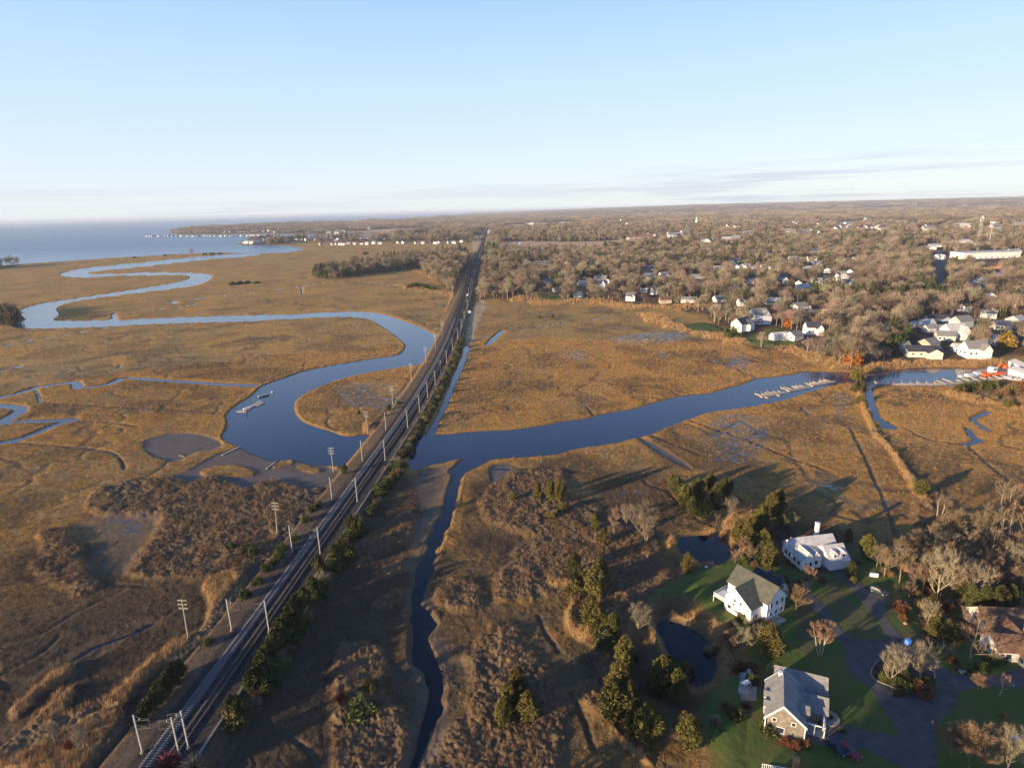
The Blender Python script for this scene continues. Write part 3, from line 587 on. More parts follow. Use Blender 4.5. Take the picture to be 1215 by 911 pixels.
# ------------------------------------------------------------------ plant shapes
def rnd_dirs(r, n, lo=-1.0):
    zc = r.uniform(lo, 1, n); t = r.uniform(0, 2 * math.pi, n); s = np.sqrt(1 - zc * zc); return np.stack([s * np.cos(t), s * np.sin(t), zc], 1)
def blades(seed, n, rad_, h, w, lean=.25):
    r = np.random.default_rng(seed); a = r.uniform(0, 2 * math.pi, n); q_ = rad_ * np.sqrt(r.uniform(0, 1, n)); b = np.stack([q_ * np.cos(a), q_ * np.sin(a), np.full(n, -.15 * h)], 1)
    d = r.uniform(0, math.pi, n); sd = np.stack([np.cos(d), np.sin(d), 0 * d], 1) * w * r.uniform(.6, 1.3, (n, 1))
    tip = b + np.stack([r.normal(0, lean, n) * h, r.normal(0, lean, n) * h, h * r.uniform(.75, 1.25, n)], 1)
    return b - sd, b + sd, tip
def leaf_cloud(seed, n, shape, size, up_=.5):
    """n leaf-sized triangles through a volume; shape(u,dirs)->points"""
    r = np.random.default_rng(seed); d = rnd_dirs(r, n); u = r.uniform(0, 1, n) ** .45; c = shape(u, d, r)
    o = rnd_dirs(r, n); o[:, 2] = np.abs(o[:, 2]) * up_ + .15; o += d * .6; o /= np.linalg.norm(o, axis=1)[:, None]
    s = np.cross(o, rnd_dirs(r, n)); s /= np.linalg.norm(s, axis=1)[:, None] + 1e-9; sz = size * r.uniform(.5, 1.4, (n, 1))
    return c - s * sz * .55 - o * sz * .4, c + s * sz * .55 - o * sz * .4, c + o * sz
def branches(seed, h, spread, crown0, nl=5, n2=5, n3=5, lean=0.0, trunks=1):
    """skeleton of a bare tree: list of (points, radii, level)"""
    r = random.Random(seed); out = []
    def grow(p, d, L, rad_, lev):
        q = [p]; dd = d.copy()
        for k in range(3):
            dd = (dd + Vector((r.uniform(-.2, .2), r.uniform(-.2, .2), r.uniform(-.02, .2)))).normalized(); q.append(q[-1] + dd * L / 3)
        out.append((q, [rad_, rad_ * .8, rad_ * .55, rad_ * .3], lev))
        if lev < 3:
            for k in range((nl, n2, n3)[lev] if lev else 0):
                t = r.uniform(.3, 1.0); i_ = min(int(t * 3), 2); b = q[i_].lerp(q[i_ + 1], t * 3 - i_)
                e = Vector((r.uniform(-1, 1), r.uniform(-1, 1), r.uniform(-.15, .9))).normalized(); grow(b, (dd * .75 + e * .9).normalized(), L * r.uniform(.42, .68), rad_ * .5, lev + 1)
    for tnk in range(trunks):
        a0 = r.uniform(0, 6.28); ln = lean + (.22 if trunks > 1 else 0); base = Vector((0, 0, -.3)) + Vector((math.cos(a0), math.sin(a0), 0)) * (.25 if trunks > 1 else 0)
        topp = Vector((math.cos(a0) * ln * h, math.sin(a0) * ln * h, h * .93)); R0 = h * .022 / (1.3 if trunks > 1 else 1)
        pts = [base.lerp(topp, t) + Vector((r.uniform(-.02, .02), r.uniform(-.02, .02), 0)) * h * (0 < t < 1) for t in (0, .2, .4, .6, .8, 1)]
        out.append((pts, [R0 * k * .85 for k in (1.25, 1, .85, .6, .35, .12)], 0))
        for k in range(nl):
            t = crown0 + (1 - crown0) * (k + r.random() * .7) / nl * .85; p = base.lerp(topp, t); a = k * 2.4 + r.uniform(-.5, .5)
            e = Vector((math.cos(a), math.sin(a), r.uniform(.45, 1.0) + t * .5)).normalized(); grow(p, e, spread * (1.15 - .6 * t) * r.uniform(.8, 1.15), R0 * (1.05 - t) * .55 + .015, 1)
    return out
def bare_tree(seed, h, spread, mt, mc, crown0=.3, nl=7, n2=5, n3=4, twigs=2, tw=.05, trunks=1, lean=.03):
    """(trunk mesh, crown mesh) of a leafless tree"""
    sk = branches(seed, h, spread, crown0, nl, n2, n3, lean, trunks); T_ = MB(); C_ = MB(); r = np.random.default_rng(seed)
    for pts, rd, lev in sk:
        if lev <= 1: T_.tube(pts, [max(x, .05) for x in rd], 6 if lev == 0 else 4)
        else: C_.tube(pts, [max(x, .03) for x in rd], 3, False)
        if lev >= 1:
            for k in range(twigs * (5 if lev >= 2 else 2)):
                t = r.uniform(.25, 1); i_ = min(int(t * 3), 2); b = pts[i_].lerp(pts[i_ + 1], t * 3 - i_); ax = (pts[-1] - pts[0]).normalized()
                d = (ax * .8 + Vector(rnd_dirs(r, 1, -.2)[0]) * .9).normalized(); s = d.cross(Vector(rnd_dirs(r, 1)[0])).normalized() * tw; L_ = spread * r.uniform(.12, .3)
                C_.tri(tuple(b - s), tuple(b + s), tuple(b + d * L_))
    return T_.mesh('trunk', mt, True), C_.mesh('crown', mc)
def far_tree(seed, h, w, n, tw, m, evergreen=False):
    """light leafless (or evergreen) tree for the woods: trunk, limbs and a haze of twigs in one mesh"""
    r = np.random.default_rng(seed); b = MB(); b.tube([(0, 0, -1), (.1, 0, h * .45), (0, .1, h * .8)], [h * .02 + .06, h * .016 + .05, .05], 4, False)
    lob = [(np.array([math.cos(a) * w * .26, math.sin(a) * w * .26, h * z_]), w * s_) for a, z_, s_ in zip(r.uniform(0, 6.28, 5), r.uniform(.5, .78, 5), r.uniform(.22, .34, 5))]
    for c, s_ in lob: b.tube([(0, 0, h * .3), tuple(c)], [h * .012 + .04, .05], 3, False)
    A, B, C = [], [], []
    for i_ in range(n):
        if evergreen:
            t = r.uniform(0, 1) ** .8; a = r.uniform(0, 6.28); q_ = w * .5 * (1 - t) ** .7 * (.55 + .45 * r.uniform()); p = np.array([q_ * math.cos(a), q_ * math.sin(a), h * (.12 + .88 * t)]); d = np.array([math.cos(a), math.sin(a), .5]); L_ = tw * 2.2; wd = tw
        else:
            c, s_ = lob[i_ % 5]; dd = rnd_dirs(r, 1, -.5)[0]; p = c + dd * s_ * r.uniform(.25, 1.0) * np.array([1, 1, .85]); d = dd * .8 + np.array([0, 0, .75]) + rnd_dirs(r, 1)[0] * .4; L_ = h * r.uniform(.08, .17); wd = tw
        d = d / np.linalg.norm(d); s = np.cross(d, rnd_dirs(r, 1)[0]); s = s / (np.linalg.norm(s) + 1e-9) * wd
        A.append(p - s); B.append(p + s); C.append(p + d * L_)
    for x, y, z_ in zip(A, B, C): b.tri(tuple(x), tuple(y), tuple(z_))
    return b.mesh('tree', m)
def cedar_crown(seed, h, w, n, size, m):
    r0 = np.random.default_rng(seed + 99); ph = r0.uniform(0, 6.28, 6)
    def shp(u, d, r):
        a = np.arctan2(d[:, 1], d[:, 0]); t = (d[:, 2] + 1) / 2; t = t ** .8
        prof = np.sin(np.clip(t * .93 + .07, 0, 1) * math.pi) ** .62 * (1 - .42 * t)
        lump = 1 + .22 * np.sin(3 * a + ph[0] + 5 * t) + .18 * np.sin(5 * a + ph[1] - 9 * t) + .12 * np.sin(11 * t + ph[2])
        q_ = w * .62 * prof * lump * np.clip(u, .3, 1); return np.stack([q_ * np.cos(a), q_ * np.sin(a), h * (.05 + .95 * t) + r.normal(0, .1, len(a))], 1)
    return tris_mesh('crown', *leaf_cloud(seed, n, shp, size), m)
def dome_cloud(seed, h, w, n, size, m, name='foliage'):
    r0 = np.random.default_rng(seed + 5); ph = r0.uniform(0, 6.28, 6)
    def shp(u, d, r):
        a = np.arctan2(d[:, 1], d[:, 0]); zz = np.abs(d[:, 2]); lump = 1 + .2 * np.sin(3 * a + ph[0] + 4 * zz) + .15 * np.sin(6 * a + ph[1])
        hr = np.sqrt(1 - zz * zz); q_ = w * .5 * u * lump; return np.stack([q_ * hr * np.cos(a), q_ * hr * np.sin(a), zz * h * u * lump], 1)
    return tris_mesh(name, *leaf_cloud(seed, n, shp, size, .8), m)
def twig_dome(seed, h, w, n, tw, m, name='foliage'):
    """leafless bush: twigs fanning up and out from the ground"""
    r = np.random.default_rng(seed); d = rnd_dirs(r, n, .12); L_ = r.uniform(.55, 1.05, (n, 1)); tip = d * L_ * np.array([w * .5, w * .5, h]); st = tip * r.uniform(0, .6, (n, 1))
    s = np.cross(tip - st, rnd_dirs(r, n)); s /= np.linalg.norm(s, axis=1)[:, None] + 1e-9; s *= tw
    return tris_mesh(name, st - s, st + s, tip, m)

# ------------------------------------------------------------------ instanced ground cover and woods (masses nobody could count)
def hidden_coll(name, meshes):
    c = bpy.data.collections.new(name)
    for k, me in enumerate(meshes):
        o = bpy.data.objects.new('%s_kind_%02d' % (name, k), me); c.objects.link(o)
    return c
def scatter(name, pts, kinds, scales, rots, meshes, label):
    coll = hidden_coll(name, meshes); me = bpy.data.meshes.new(name); n = len(pts)
    me.vertices.add(n); me.vertices.foreach_set('co', np.asarray(pts, np.float32).ravel())
    a = me.attributes.new('kindi', 'INT', 'POINT'); a.data.foreach_set('value', np.asarray(kinds, np.int32))
    a = me.attributes.new('scl', 'FLOAT_VECTOR', 'POINT'); a.data.foreach_set('vector', np.asarray(scales, np.float32).ravel())
    a = me.attributes.new('rot', 'FLOAT_VECTOR', 'POINT'); a.data.foreach_set('vector', np.asarray(rots, np.float32).ravel())
    o = link(name, me, None, 'stuff', label, name.replace('_', ' '))
    ng = bpy.data.node_groups.new(name, 'GeometryNodeTree'); ng.interface.new_socket('Geometry', in_out='INPUT', socket_type='NodeSocketGeometry'); ng.interface.new_socket('Geometry', in_out='OUTPUT', socket_type='NodeSocketGeometry')
    N = ng.nodes.new; L = ng.links.new; gi = N('NodeGroupInput'); go = N('NodeGroupOutput'); ci = N('GeometryNodeCollectionInfo'); ci.inputs['Collection'].default_value = coll
    ci.inputs['Separate Children'].default_value = True; ci.inputs['Reset Children'].default_value = True
    ip = N('GeometryNodeInstanceOnPoints'); ip.inputs['Pick Instance'].default_value = True
    def na(nm, t): x = N('GeometryNodeInputNamedAttribute'); x.data_type = t; x.inputs['Name'].default_value = nm; return x.outputs[0]
    L(gi.outputs[0], ip.inputs['Points']); L(ci.outputs[0], ip.inputs['Instance']); L(na('kindi', 'INT'), ip.inputs['Instance Index']); L(na('scl', 'FLOAT_VECTOR'), ip.inputs['Scale']); L(na('rot', 'FLOAT_VECTOR'), ip.inputs['Rotation'])
    L(ip.outputs[0], go.inputs[0]); md = o.modifiers.new('scatter', 'NODES'); md.node_group = ng
    return o
wbal = w_bal + w_path + w_dirt
seen_az = np.abs(np.arctan2(PX, PY)) < R(50)
cell = (DIST * R(.082)) * np.maximum(px_m * .86, DIST * R(.082))      # rough ground area one grid point stands for
def pick(weight, density, nmax):
    """grid points drawn so that roughly density per m2 x weight stand there"""
    p = np.clip(weight, 0, 1) * density * cell * seen_az; ix = np.where(rng.uniform(0, 1, len(p)) < p)[0]
    if len(ix) > nmax: ix = rng.choice(ix, nmax, replace=False)
    j = rng.uniform(-.5, .5, (len(ix), 2)) * np.sqrt(np.minimum(cell[ix], 9))[:, None]; x = PX[ix] + j[:, 0]; y = PY[ix] + j[:, 1]
    return ix, np.stack([x, y, gz(x, y)], 1)
def scl(n, lo, hi, hv=.25):
    s = rng.uniform(lo, hi, n); return np.stack([s, s, s * rng.uniform(1 - hv, 1 + hv, n)], 1)
def rot(n, tilt=.12): return np.stack([rng.normal(0, tilt, n), rng.normal(0, tilt, n), rng.uniform(0, 6.28, n)], 1)
dry = (z > .25) & (np.minimum(d_riv, d_crk) > .6)
# tall reeds
ix, P = pick(w_reed * dry * (wbal < .4) * (w_lawn < .3) * (DIST < 1300), 2.6, 60000)
kinds = [tris_mesh('reed', *blades(s, 16, .45, 1.35, .030), reed_m) for s in range(4)]
scatter('reed_bed', P, rng.integers(0, 4, len(P)), scl(len(P), .8, 1.35) * np.clip(DIST[ix] / 350, 1, 2.2)[:, None], rot(len(P)), kinds, 'golden tall reeds fringing the marsh, ponds and creek banks')
# low brushwood on the marsh islands
ix, P = pick(np.clip(w_scrub * (.45 + n_mid) + .35 * (area(scrub, 4, 6) > .25) * (n_big > .55), 0, 1) * (w_mud < .4) * dry * (wbal < .4) * (w_lawn < .3) * (DIST < 900), 1.25, 85000)
kinds = [twig_dome(s, .95, 1.5, 46, .026, m_) for s, m_ in zip(range(4), (reed_brown, shrub_tan, reed_brown, twig_grey))] + [tris_mesh('stalks', *blades(70 + s, 26, .8, 1.2, .022, .3), m_) for s, m_ in zip(range(3), (reed_brown, reed_brown, shrub_tan))]
hs_ = .35 + 1.1 * fbm(P[:, 0] / 7, P[:, 1] / 7, 3, 61) ** 1.3
scatter('brushwood', P, rng.integers(0, 7, len(P)), scl(len(P), .6, 1.3, .4) * hs_[:, None], rot(len(P)), kinds, 'low brown brushwood covering the marsh islands beside the railway')
# marsh grass
wg = (1 - np.clip(w_reed + w_scrub + w_mud + w_lawn + w_for + w_wet * .6 + wbal, 0, 1)) * dry * (d_dit > 1.0)
ix, P = pick(wg * (DIST < 520), 1.0, 90000)
kinds = [tris_mesh('grass', *blades(40 + s, 14, .55, .36, .032, .5), m_) for m_ in (grass_m, grass_dull_falloff) for s in range(4)]
kg = rng.integers(0, 4, len(P)) + 4 * (rng.uniform(0, 1, len(P)) < w_dull_falloff[ix])
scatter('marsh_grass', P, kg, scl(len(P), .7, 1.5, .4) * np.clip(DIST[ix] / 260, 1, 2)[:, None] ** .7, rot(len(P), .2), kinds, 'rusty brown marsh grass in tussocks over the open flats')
# ------------------------------------------------------------------ driveways, far roads
asphalt = mat('asphalt', (0.105, 0.092, 0.086), .9, .15, .4)
kerb_m = mat('kerb_stone', (0.34, 0.29, 0.24), .9, .15, 1.0)
mulch = mat('mulch', (0.075, 0.05, 0.03), .95, .3, 1.0)
def sheet(name, poly, z0, z1, m, label, kind='structure', cat=None):
    b = MB().prism([tuple(p) for p in (poly if np.cross(poly[1] - poly[0], poly[2] - poly[1]) is not None else poly)], z0, z1)
    me = b.mesh(name, m); bm = bmesh.new(); bm.from_mesh(me); bmesh.ops.triangulate(bm, faces=[f for f in bm.faces if len(f.verts) > 4]); bmesh.ops.recalc_face_normals(bm, faces=bm.faces); bm.to_mesh(me); bm.free()
    return link(name, me, None, kind, label, cat or name.replace('_', ' '))
dl = ['dark asphalt turning circle with a planted island in its middle', 'dark asphalt drive up to the long white house', 'narrow asphalt drive up to the white house with a dark green roof', 'asphalt drive to the brown roofed house', 'asphalt drive up to the grey shingled cottage']
for k, (nm, p) in enumerate(drives): sheet('driveway', wp(p, 2.35, 4), 2.05, 2.36 + .004 * k, asphalt, dl[k])
isl = wp(C1([(585, 600), (600, 570), (640, 543), (700, 547), (760, 572), (797, 603), (788, 640), (760, 657), (690, 657), (640, 640), (600, 622)]), 2.4, 4)
isl_c = isl.mean(0); o = sheet('planted_island', isl, 2.2, 2.50, kerb_m, 'round planted island edged with stone in the turning circle', 'thing', 'island')
b_ = sheet('soil', isl_c + (isl - isl_c) * .955, 2.40, 2.56, mulch, None); b_.parent = o
for k in ('category', 'kind'):
    if k in b_: del b_[k]
for nm, p in roads:
    bm = bmesh.new(); c = p.mean(0); zt = max(float(gz(*q)[0]) for q in p) + .6
    sheet(nm, p, zt - 8, zt, asphalt, {'town_road': 'dark shaded road running away through the woods to the industrial yard', 'far_road': 'distant pale road curving through the woods'}[nm], cat='road')

# ------------------------------------------------------------------ railway
steel = mat('rail_steel', (0.30, 0.27, 0.25), .55, .15, .2, metal=.6)
wood_sl = mat('timber_sleeper', (0.105, 0.080, 0.062), .9, .2, .6)
conc = mat('concrete_sleeper', (0.215, 0.205, 0.195), .85, .15, .6)
arm_m = mat('dull_steel', (0.17, 0.165, 0.155), .6, .1, .6)
pole_m = mat('galvanised_post', (0.36, 0.35, 0.33), .6, .1, .6)
conc_pale = mat('concrete_pale', (0.27, 0.24, 0.20), .85, .15, .6)
timber = mat('weathered_timber', (0.42, 0.35, 0.26), .85, .15, .8)
glassy = mat('insulator', (0.55, 0.55, 0.52), .35, .1, 1)
ZT = 2.52
def rail_pt(y, off): 
    x = float(rc(y)); dx = float(rc(y + 1) - rc(y - 1)) / 2; n = Vector((1, -dx, 0)).normalized(); return Vector((x, y, 0)) + n * off, math.atan2(-dx, 1)
for side, lab in ((-2.05, 'western railway track of pale sleepers and steel rails on the embankment'), (2.05, 'eastern railway track beside the dark shoulder of the embankment')):
    p0, _ = rail_pt(100, side); root = empty('railway_track', (p0.x, p0.y, ZT), 0, lab, 'railway track', 'the two tracks of the railway line')
    inv = Vector((p0.x, p0.y, ZT)); slp = conc if side < 0 else wood_sl
    ys = np.concatenate([np.arange(55, 900, 8.0), np.arange(900, 3000, 40.0)])
    for s in (-.7175, .7175):
        b = MB()
        for i_, y in enumerate(ys):
            c, _ = rail_pt(y, side + s); n = len(b.v)
            for dx, dz in ((-.05, .2), (.05, .2), (.05, .4), (-.05, .4)): b.v.append((c.x + dx - inv.x, c.y - inv.y, dz))
            if i_:
                for k in range(4): b.f.append((n - 4 + k, n - 4 + (k + 1) % 4, n + (k + 1) % 4, n + k))
        b.build('rail', steel, root)
    sm = MB().box(-1.3, 1.3, -.14, .14, 0, .215).mesh('sleeper', slp)
    for k in range(100):
        y = 92 + k * .62; c, a = rail_pt(y, side); o = bpy.data.objects.new('sleeper', sm); scene.collection.objects.link(o); o.parent = root; o.location = c + Vector((0, 0, ZT)) - inv; o.rotation_euler = (0, 0, a)
    b = MB()
    for y in list(np.arange(55, 91.8, .62)) + list(np.arange(92 + 62, 620, .62)):
        c, a = rail_pt(y, side); m_ = MB().box(-1.3, 1.3, -.14, .14, 0, .215).xform(Matrix.Translation(c + Vector((0, 0, ZT)) - inv) @ Matrix.Rotation(a, 4, 'Z')); n = len(b.v); b.v += m_.v; b.f += [tuple(n + q_ for q_ in f) for f in m_.f]
    b.build('sleepers', slp, root, kind='stuff')
b = MB(); p0, _ = rail_pt(100, 7.4)
for i_, y in enumerate(np.arange(55, 1000, 6.0)):
    c, _ = rail_pt(y, 7.4); n = len(b.v); zz = float(gz(c.x, c.y)[0])
    for dx, dz in ((-.28, -.3), (.28, -.3), (.28, .22), (-.28, .22)): b.v.append((c.x + dx - p0.x, y - p0.y, zz + dz))
    if i_:
        for k in range(4): b.f.append((n - 4 + k, n - 4 + (k + 1) % 4, n + (k + 1) % 4, n + k))
b.build('cable_trough', conc_pale, None, label='low pale concrete cable trough along the eastern edge of the embankment', cat='cable trough', loc=(p0.x, p0.y, 0))

def cat_pole(arm, h, tall=True):
    """overhead-line post; arm = +1 reaches to +x"""
    r = empty('catenary_pole', (0, 0, 0)); 
    MB().tube([(0, 0, -.4), (0, 0, .55)], [.42, .36], 8).build('footing', conc_pale, r)
    MB().box(-.13, .13, -.12, .12, .5, h).build('post', pole_m, r)
    a = MB()
    for z0 in (h - 1.5, h - 3.6):
        a.tube([(0, 0, z0), (arm * 3.1, 0, z0 + .5)], [.035, .03], 5); a.tube([(0, 0, z0 + 1.15), (arm * 3.1, 0, z0 + .5)], [.03, .025], 5)
    a.tube([(arm * 3.1, 0, h - 3.1), (arm * 3.1, 0, h - 1.0)], [.035, .035], 5); a.build('cantilever', arm_m, r)
    MB().tube([(arm * 1.1, 0, h - 1.1), (arm * 1.1, 0, h - .75)], [.12, .09], 6).build('insulator', glassy, r)
    MB().box(-.2, .2, -.05, .05, h, h + .1).build('cap', pole_m, r)
    return r
PG = 'steel overhead line posts along the railway'
ordn = ['nearest', 'second', 'third', 'fourth', 'fifth', 'sixth', 'seventh', 'eighth', 'ninth', 'tenth', 'eleventh', 'twelfth', 'thirteenth', 'fourteenth', 'fifteenth', 'sixteenth', 'seventeenth', 'eighteenth', 'nineteenth', 'twentieth']
rights = [(224, 888), (319.5, 750), (380, 657), (424, 595), (457, 546), (483.8, 507.6), (497.8, 487.6), (507.4, 471), (516.4, 456.9), (523, 443.8), (530, 430.4), (537, 415.7), (543, 401.8), (547.5, 390.4), (551, 379), (554.5, 366)]
lefts = [(169, 893), (275, 748), (347, 655), (394, 594), (430, 547), (458, 510)]
pr = cat_pole(-1, 9.8); pl = cat_pole(1, 9.8); first = True
def put_pole(proto, used, x, y, lab):
    o = dup_tree(proto) if used else proto; o.location = (x, y, float(gz(x, y)[0])); _, a = rail_pt(y, 0); o.rotation_euler = (0, 0, a); tag(o, lab, 'pole', PG); return o
yl = 0
for k, p in enumerate(rights):
    x, y = g(*p, 2.5); put_pole(pr, k > 0, x, y, ('%s steel line post on the eastern side of the tracks, from the near end' % ordn[k]).replace('nearest steel', 'nearest steel')); yl = y
xx, y2 = g(213, 896, 2.5); put_pole(pr, True, xx, y2, 'shorter-looking steel post standing just beside the nearest post east of the tracks')
for k, p in enumerate(lefts):
    x, y = g(*p, 2.5); put_pole(pl, k > 0, x, y, '%s steel line post on the western service path, from the near end' % ordn[k])
y = yl + 55
while y < 1750:
    x, _ = rail_pt(y, 4.8); o = put_pole(pr, True, x.x, y, None); tag(o, 'small far steel line post where the railway runs through the woods', 'pole', 'far line posts along the railway'); y += 62
def util_pole():
    r = empty('utility_pole', (0, 0, 0)); MB().tube([(0, 0, -.5), (0, 0, 6), (0, 0, 12)], [.19, .16, .12], 8).build('post', timber, r)
    for z0 in (11.5, 10.3, 9.1):
        c = MB().box(-1.25, 1.25, -.09, .09, z0 - .09, z0 + .09).build('crossarm', timber, r); i_ = MB()
        for x_ in (-1.1, -.65, .65, 1.1): i_.tube([(x_, 0, z0 + .09), (x_, 0, z0 + .34)], [.07, .05], 5)
        i_.build('insulator', glassy, c)
    return r
up_ = util_pole()
for k, p in enumerate([(223.5, 757), (329, 632), (395.5, 560.5), (436.5, 514), (466, 480), (488, 452), (505.4, 430.5), (517, 413), (524.7, 397.6)]):
    x, y, zz = hit(*p); o = dup_tree(up_) if k else up_; o.location = (x, y, zz); o.rotation_euler = (R(rng.normal(0, 1.2)), R(rng.normal(0, 1.2)), R(-4)); tag(o, '%s wooden utility pole with three crossarms west of the railway, from the near end' % ordn[k], 'utility pole', 'wooden utility poles west of the railway')
# small signal cabinets beside the far tracks
cab = mat('cabinet_paint', (0.72, 0.72, 0.70), .5, .05, 1)
for k, (p, s, lab) in enumerate([((557, 372), 2.2, 'small white relay hut just east of the tracks'), ((554.5, 351), 1.6, 'tiny white lineside cabinet near the edge of the woods'), ((556.5, 371.5), 1.0, '')]):
    if not lab: continue
    x, y, zz = hit(*p); r = empty('relay_hut', (x, y, zz), .1, lab, 'hut'); MB().box(-s * .7, s * .7, -s * .6, s * .6, -.6, s * 1.2).build('wall', cab, r); b = MB(); b.v = [(-s * .8, -s * .7, s * 1.2), (s * .8, -s * .7, s * 1.2), (s * .8, s * .7, s * 1.2), (-s * .8, s * .7, s * 1.2), (-s * .8, 0, s * 1.6), (s * .8, 0, s * 1.6)]; b.f = [(0, 1, 5, 4), (2, 3, 4, 5), (1, 2, 5), (3, 0, 4), (0, 3, 2, 1)]; b.build('roof', pole_m, r)
# ------------------------------------------------------------------ houses
white_w = mat('white_siding', (0.78, 0.76, 0.72), .7, .04, .8)
trim_w = mat('white_trim', (0.80, 0.79, 0.76), .6, .03, 1)
cream_w = mat('cream_siding', (0.64, 0.59, 0.50), .75, .06, .8)
grey_w = mat('grey_siding', (0.42, 0.43, 0.44), .75, .06, .8)
blue_w = mat('blue_siding', (0.34, 0.40, 0.47), .75, .06, .8)
tan_w = mat('tan_siding', (0.48, 0.38, 0.27), .75, .08, .8)
pink_w = mat('brick_wall', (0.42, 0.24, 0.17), .85, .15, 1.2)
shingle_w = mat('weathered_shingle', (0.25, 0.215, 0.170), .9, .2, 1.6)
roof_pale = mat('pale_grey_roof', (0.52, 0.50, 0.48), .85, .10, .7)
roof_olive = mat('dark_green_roof', (0.108, 0.108, 0.082), .85, .15, .8)
roof_navy = mat('dark_slate_roof', (0.060, 0.062, 0.075), .8, .15, .8)
roof_grey = mat('grey_roof', (0.24, 0.23, 0.22), .88, .12, .8)
roof_brown = mat('brown_roof', (0.165, 0.095, 0.060), .88, .18, .8)
brick = mat('chimney_brick', (0.38, 0.19, 0.11), .9, .2, 2)
glass = mat('window_glass', (0.03, 0.035, 0.045), .12, .1, 1, spec=.6)
door_w = mat('garage_door', (0.72, 0.71, 0.68), .6, .04, 1)
deck_m = mat('grey_decking', (0.36, 0.33, 0.30), .85, .12, 1)
stone_m = mat('pale_stone', (0.40, 0.35, 0.29), .9, .2, .9)
ROOTZ = 2.3
def gable(root, cx, cy, w, d, eave, ridge, axis, wm_, rm, ov=.35, ridge_off=0.0, z0=-.4, trim=False, thick=.18):
    """one gabled block: walls with gable ends, two roof slabs; returns (wall, roof). axis 'x': ridge runs along x"""
    def m_(a, b, c): return (cx + a, cy + b, c) if axis == 'x' else (cx + b, cy + a, c)
    L_, S = (w / 2, d / 2) if axis == 'x' else (d / 2, w / 2); ro = ridge_off
    b = MB(); b.v = [m_(-L_, -S, z0), m_(L_, -S, z0), m_(L_, S, z0), m_(-L_, S, z0), m_(-L_, -S, eave), m_(L_, -S, eave), m_(L_, S, eave), m_(-L_, S, eave), m_(-L_, ro, ridge), m_(L_, ro, ridge)]
    b.f = [(0, 1, 5, 4), (1, 2, 6, 9, 5), (2, 3, 7, 6), (3, 0, 4, 8, 7), (4, 5, 9, 8), (6, 7, 8, 9)]; wl = b.build('wall', wm_, root)
    r = MB()
    for s in (-1, 1):
        run = S + s * -ro if s < 0 else S - ro
        run = abs(s * S - ro); sl = (ridge - eave) / run; e = s * (S + ov); ez = eave - ov * sl; n = len(r.v)
        for a in (-L_ - ov, L_ + ov):
            r.v += [m_(a, ro, ridge + .03), m_(a, e, ez + .03), m_(a, e, ez + .03 + thick), m_(a, ro, ridge + .03 + thick)]
        r.f += [(n, n + 1, n + 2, n + 3), (n + 7, n + 6, n + 5, n + 4), (n + 3, n + 2, n + 6, n + 7), (n + 1, n, n + 4, n + 5), (n + 2, n + 1, n + 5, n + 6)]
    rf = r.build('roof', rm, root)
    if trim:
        t = MB()
        for a in (-L_ - ov - .06, L_ + ov + .06):
            for s in (-1, 1):
                run = abs(s * S - ro); sl = (ridge - eave) / run; e = s * (S + ov + .05); ez = eave - ov * sl; n = len(t.v)
                for aa in (a - .05, a + .05): t.v += [m_(aa, ro, ridge - .28), m_(aa, e, ez - .28), m_(aa, e, ez + .24), m_(aa, ro, ridge + .24)]
                t.f += [(n, n + 1, n + 2, n + 3), (n + 7, n + 6, n + 5, n + 4), (n + 3, n + 2, n + 6, n + 7), (n + 1, n, n + 4, n + 5), (n + 2, n + 1, n + 5, n + 6)]
            for s in (-1, 1):
                q_ = m_(a, s * S, 0); t.box(q_[0] - .1, q_[0] + .1, q_[1] - .1, q_[1] + .1, z0, eave)
        t.build('trim', trim_w, root)
    return wl, rf
def window(root, x, y, zc, w, h, face, frame=None, name='window', pane=None):
    """face: outward direction '+x','-x','+y','-y'"""
    s = 1 if face[0] == '+' else -1
    def bx(ww, hh, t0, t1):
        b = MB(); a0, a1 = sorted((s * t0, s * t1))
        return b.box(x + a0, x + a1, y - ww / 2, y + ww / 2, zc - hh / 2, zc + hh / 2) if face[1] == 'x' else b.box(x - ww / 2, x + ww / 2, y + a0, y + a1, zc - hh / 2, zc + hh / 2)
    f = bx(w, h, -.05, .06).build(name, frame or trim_w, root); bx(w - .24, h - .24, -.02, .085).build('pane' if pane is None else 'panel', pane or glass, f); return f
def dormer(root, cx, cy, w, d, base, eave, ridge, axis, wm_, rm, face):
    wl, rf = gable(root, cx, cy, w, d, eave, ridge, axis, wm_, rm, .2, 0, base, False, .12); wl.name = 'dormer'; rf.name = 'dormer_roof'; rf.parent = wl
    s = 1 if face[0] == '+' else -1
    if face[1] == 'y': window(wl, cx, cy + s * d / 2, (base + eave) / 2 + .35, min(1.0, w * .6), 1.1, face)
    else: window(wl, cx + s * w / 2, cy, (base + eave) / 2 + .35, min(1.0, d * .6), 1.1, face)
    return wl
def chimney(root, x, y, z0, z1, w, m):
    b = MB().box(x - w / 2, x + w / 2, y - w / 2, y + w / 2, z0, z1); b.box(x - w / 2 - .1, x + w / 2 + .1, y - w / 2 - .1, y + w / 2 + .1, z1 + .003, z1 + .2); return b.build('chimney', m, root)

